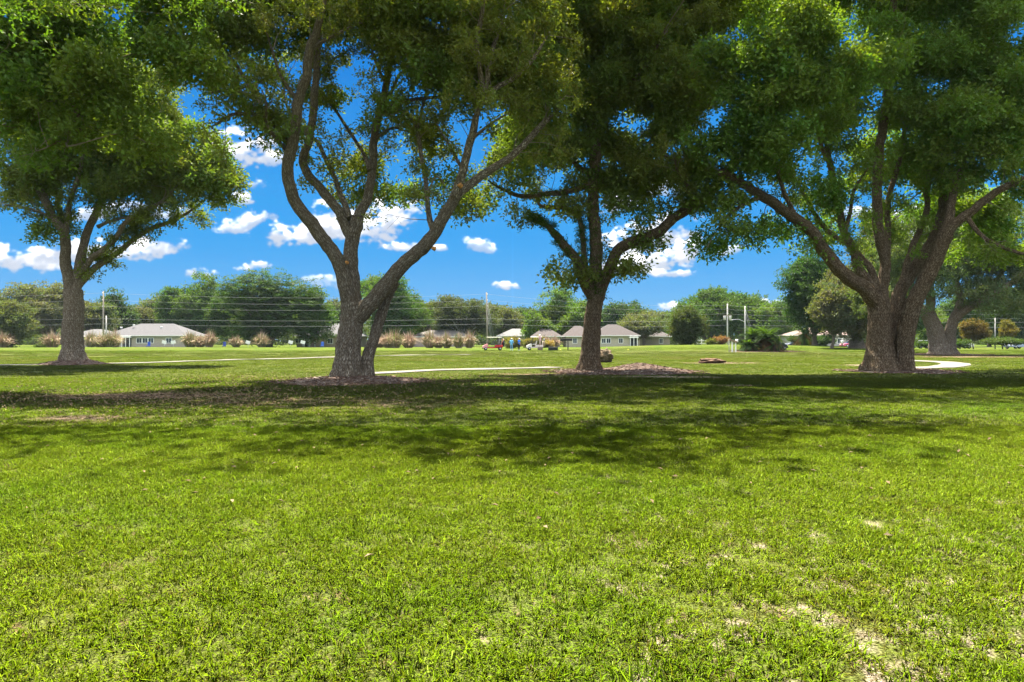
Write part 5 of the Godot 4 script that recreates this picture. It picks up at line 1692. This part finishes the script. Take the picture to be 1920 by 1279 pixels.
func objects() -> void:
	golf_cart("four seat red golf cart with pale pink nose and pale roof", 924, 99, 0.12, Color(0.42, 0.02, 0.02), Color(0.66, 0.28, 0.30), Color(0.62, 0.62, 0.52), 2, [["red golf bag standing at the back of the red cart", Color(0.35, 0.02, 0.02), Color(0.4, 0.03, 0.03)], ["black golf bag standing at the back of the red cart", Color(0.02, 0.02, 0.025), Color(0.3, 0.02, 0.02)]])  # nose coloured paler than the red body
	golf_cart("white golf cart with a golfer standing on its back step", 1003, 98, 0.05, Color(0.62, 0.52, 0.48), Color(0.70, 0.66, 0.62), Color(0.74, 0.68, 0.66), 1, [["white golf bag strapped to the white cart", Color(0.6, 0.6, 0.58), Color(0.1, 0.1, 0.1)], ["tan golf bag strapped to the white cart", Color(0.32, 0.24, 0.16), Color(0.1, 0.1, 0.1)]])
	golf_cart("dark golf cart half hidden by the sago palms", 1458, 92, 2.9, Color(0.02, 0.02, 0.025), Color(0.02, 0.02, 0.025), Color(0.05, 0.05, 0.05), 1, [])
	person("golfer in light blue shirt and light blue trousers walking beside the red cart", on_ground(959, 97), 1.2, Color(0.16, 0.42, 0.72), Color(0.20, 0.38, 0.62), false, Color(0.75, 0.72, 0.68), {"el1": Vector3(0.03, 1.14, 0.30), "wr1": Vector3(0.12, 0.93, 0.33), "kn1": Vector3(0.10, 0.5, 0.11), "an1": Vector3(0.06, 0.09, 0.13)})
	person("golfer in royal blue shirt, dark trousers and white cap", on_ground(973, 97.5), -0.6, Color(0.03, 0.16, 0.62), Color(0.015, 0.015, 0.022), false, Color(0.75, 0.74, 0.7), {"el1": Vector3(0.10, 1.16, 0.27), "wr1": Vector3(0.30, 1.08, 0.16)})
	var pp := on_ground(1011, 97.6) + Vector3(0.15, 0.47, 0)
	person("golfer in pink top and white brimmed hat standing on the white cart's back step", pp, 2.6, Color(0.62, 0.36, 0.42), Color(0.55, 0.42, 0.36), true, Color(0.78, 0.76, 0.72), {"brim": 0.2, "el1": Vector3(0.12, 1.18, 0.26), "wr1": Vector3(0.30, 1.0, 0.2), "el-1": Vector3(0.12, 1.18, -0.26), "wr-1": Vector3(0.30, 1.02, -0.2)})
	var st_ := on_ground(1011, 97.6)
	var step := mesh_node("cart_step", box_mesh(Vector3(0.7, 0.45, 0.9), 0.03, Vector3(0.15, 0.225, 0)), M.wood, self, st_)
	tag(step, "low wooden step under the pink topped golfer", "step")
	person("distant person in white shirt on the lawn before the pink roofed house", on_ground(1579, 128), 0.6, Color(0.7, 0.7, 0.7), Color(0.08, 0.09, 0.12), false, Color(0.7, 0.7, 0.68), {})
	# planter box
	var o := base("planter_box", on_ground(1037, 96), "low black planter box between the white cart and the signpost", "planter")
	mesh_node("box", box_mesh(Vector3(1.35, 0.42, 0.5), 0.03, Vector3(0, 0.21, 0)), M.black, o)
	mesh_node("rim", box_mesh(Vector3(1.42, 0.06, 0.57), 0.02, Vector3(0, 0.45, 0)), M.black, o)
	for i in 3: mesh_node("band", box_mesh(Vector3(0.05, 0.36, 0.03), 0.0, Vector3(-0.45 + 0.45 * i, 0.2, 0.262)), mat(Color(0.03, 0.06, 0.035), 0.6), o)
	# black signpost
	o = base("signpost", on_ground(1065, 96), "black post carrying a wide black board left of the ivy covered oak", "sign")
	mesh_node("post", box_mesh(Vector3(0.14, 1.7, 0.14), 0.015, Vector3(0, 0.8, 0)), M.black, o)
	mesh_node("board", box_mesh(Vector3(1.7, 0.34, 0.08), 0.015, Vector3(-0.25, 1.48, 0.115)), M.black, o)
	mesh_node("bracket", rod(Vector3(-0.75, 1.28, 0.02), Vector3(0, 0.95, 0.02), 0.025), M.black, o)
	# tee markers
	for q in [[1051, 93.0, "yellow tee marker on the grass near the black signpost"], [1178, 90.0, "yellow tee marker right of the ivy covered oak"]]:
		o = base("tee_marker", on_ground(q[0], q[1]), q[2], "marker")
		mesh_node("ball", rod(Vector3(0, 0.02, 0), Vector3(0, 0.2, 0), 0.14, 0.07, 12), mat(Color(0.55, 0.55, 0.08), 0.5), o)
		mesh_node("peg", rod(Vector3(0, -0.1, 0), Vector3(0, 0.05, 0), 0.03, 0.03, 6), M.metal, o)
	# boulder behind the second oak
	var rm := StandardMaterial3D.new()
	rm.albedo_texture = noise_tex(0.02, [[0.0, Color(0.04, 0.027, 0.016)], [0.45, Color(0.10, 0.07, 0.04)], [0.75, Color(0.17, 0.13, 0.08)], [1.0, Color(0.28, 0.25, 0.2)]], 51, FastNoiseLite.TYPE_SIMPLEX_SMOOTH, 5)
	rm.uv1_triplanar = true
	rm.uv1_scale = Vector3(1.2, 1.2, 1.2)
	rm.roughness = 0.95
	rock("pitted tan boulder beside the ivy covered oak's trunk", 1134, 45.0, Vector3(0.50, 0.46, 0.45), 5, rm)
	# dirt mound
	var dm := StandardMaterial3D.new()
	dm.albedo_texture = noise_tex(0.06, [[0.0, Color(0.06, 0.03, 0.018)], [0.6, Color(0.13, 0.075, 0.045)], [1.0, Color(0.21, 0.14, 0.09)]], 52)
	dm.uv1_triplanar = true
	dm.heightmap_enabled = true
	dm.heightmap_texture = dm.albedo_texture
	dm.heightmap_scale = 6.0
	dm.roughness = 1.0
	rock("heap of bare reddish soil on the open lawn", 1333, 43.5, Vector3(0.78, 0.17, 0.5), 9, dm, "dirt_mound", "soil")
	# white post stand
	o = base("post_stand", on_ground(1373, 83), "white three post stand with a slanting brown board beside the sago palms", "stand")
	mesh_node("post", rod(Vector3(-0.38, -0.2, 0), Vector3(-0.38, 1.62, 0), 0.045), M.pole_pale, o)
	mesh_node("post", box_mesh(Vector3(0.15, 1.5, 0.12), 0.01, Vector3(0.0, 0.65, 0)), M.white, o)
	mesh_node("post", box_mesh(Vector3(0.12, 1.35, 0.12), 0.01, Vector3(0.42, 0.58, 0)), M.white, o)
	var bd := mesh_node("board", box_mesh(Vector3(1.0, 0.16, 0.3), 0.01), M.wood, o, Vector3(0.05, 1.38, 0.1))
	bd.rotation.z = -0.32
	mesh_node("cooler", rod(Vector3(0.55, 1.22, 0), Vector3(0.55, 1.58, 0), 0.17, 0.16, 14), M.white, o)
	# cars
	car("silver car parked behind the hedge at the V oak's left", 1732, 122, 0.2, Color(0.5, 0.52, 0.55))
	car("white car parked behind the hedge at the V oak's right", 1798, 126, -0.2, Color(0.68, 0.68, 0.68))
	car("pale blue car parked right of the white lamp post", 1908, 124, 0.25, Color(0.28, 0.31, 0.48))
	car("dark car with pale hood parked left of the low dark bushes", 1496, 128, 0.1, Color(0.05, 0.06, 0.10))
	car("pink red car parked behind the grey weeping tree's trunk", 1598, 140, 0.0, Color(0.55, 0.10, 0.18))
	# beach-style signs on the far yard
	for q in [[308, 0.4, "before the cream house windows"], [325, -0.4, "at the cream house corner"], [465, 0.2, "under the feathery tree"], [545, 0.5, "before the tan house window"], [568, 0.3, "before the tan house porch"]]:
		o = base("yard_sign", on_ground(q[0], 128), "small white tilted yard sign " + q[2], "sign", "white signs along the lawn's far edge")
		mesh_node("stake", rod(Vector3(0, -0.2, 0), Vector3(0, 0.9, 0), 0.03), M.metal, o)
		var b := mesh_node("panel", box_mesh(Vector3(0.85, 0.6, 0.03), 0.0), M.white, o, Vector3(0, 1.05, 0.05))
		b.rotation.z = -0.25 * signf(q[1])
	for q in [[278, Color(0.03, 0.08, 0.4), "below the cream house windows"], [420, Color(0.02, 0.05, 0.3), "between the tan grass clumps"], [604, Color(0.05, 0.13, 0.45), "before the tan house"]]:
		o = base("yard_chair", on_ground(q[0], 130), "blue garden chair " + q[2], "chair", "blue garden chairs at the lawn's far edge")
		var m := mat(q[1], 0.6)
		mesh_node("seat", box_mesh(Vector3(0.55, 0.08, 0.5), 0.02, Vector3(0, 0.42, 0)), m, o)
		mesh_node("backrest", box_mesh(Vector3(0.55, 0.7, 0.07), 0.02, Vector3(0, 0.8, -0.25)), m, o)
		for sx in [-1, 1]:
			for sz in [-1, 1]: mesh_node("leg", box_mesh(Vector3(0.06, 0.42, 0.06), 0.0, Vector3(sx * 0.23, 0.18, sz * 0.2)), m, o)
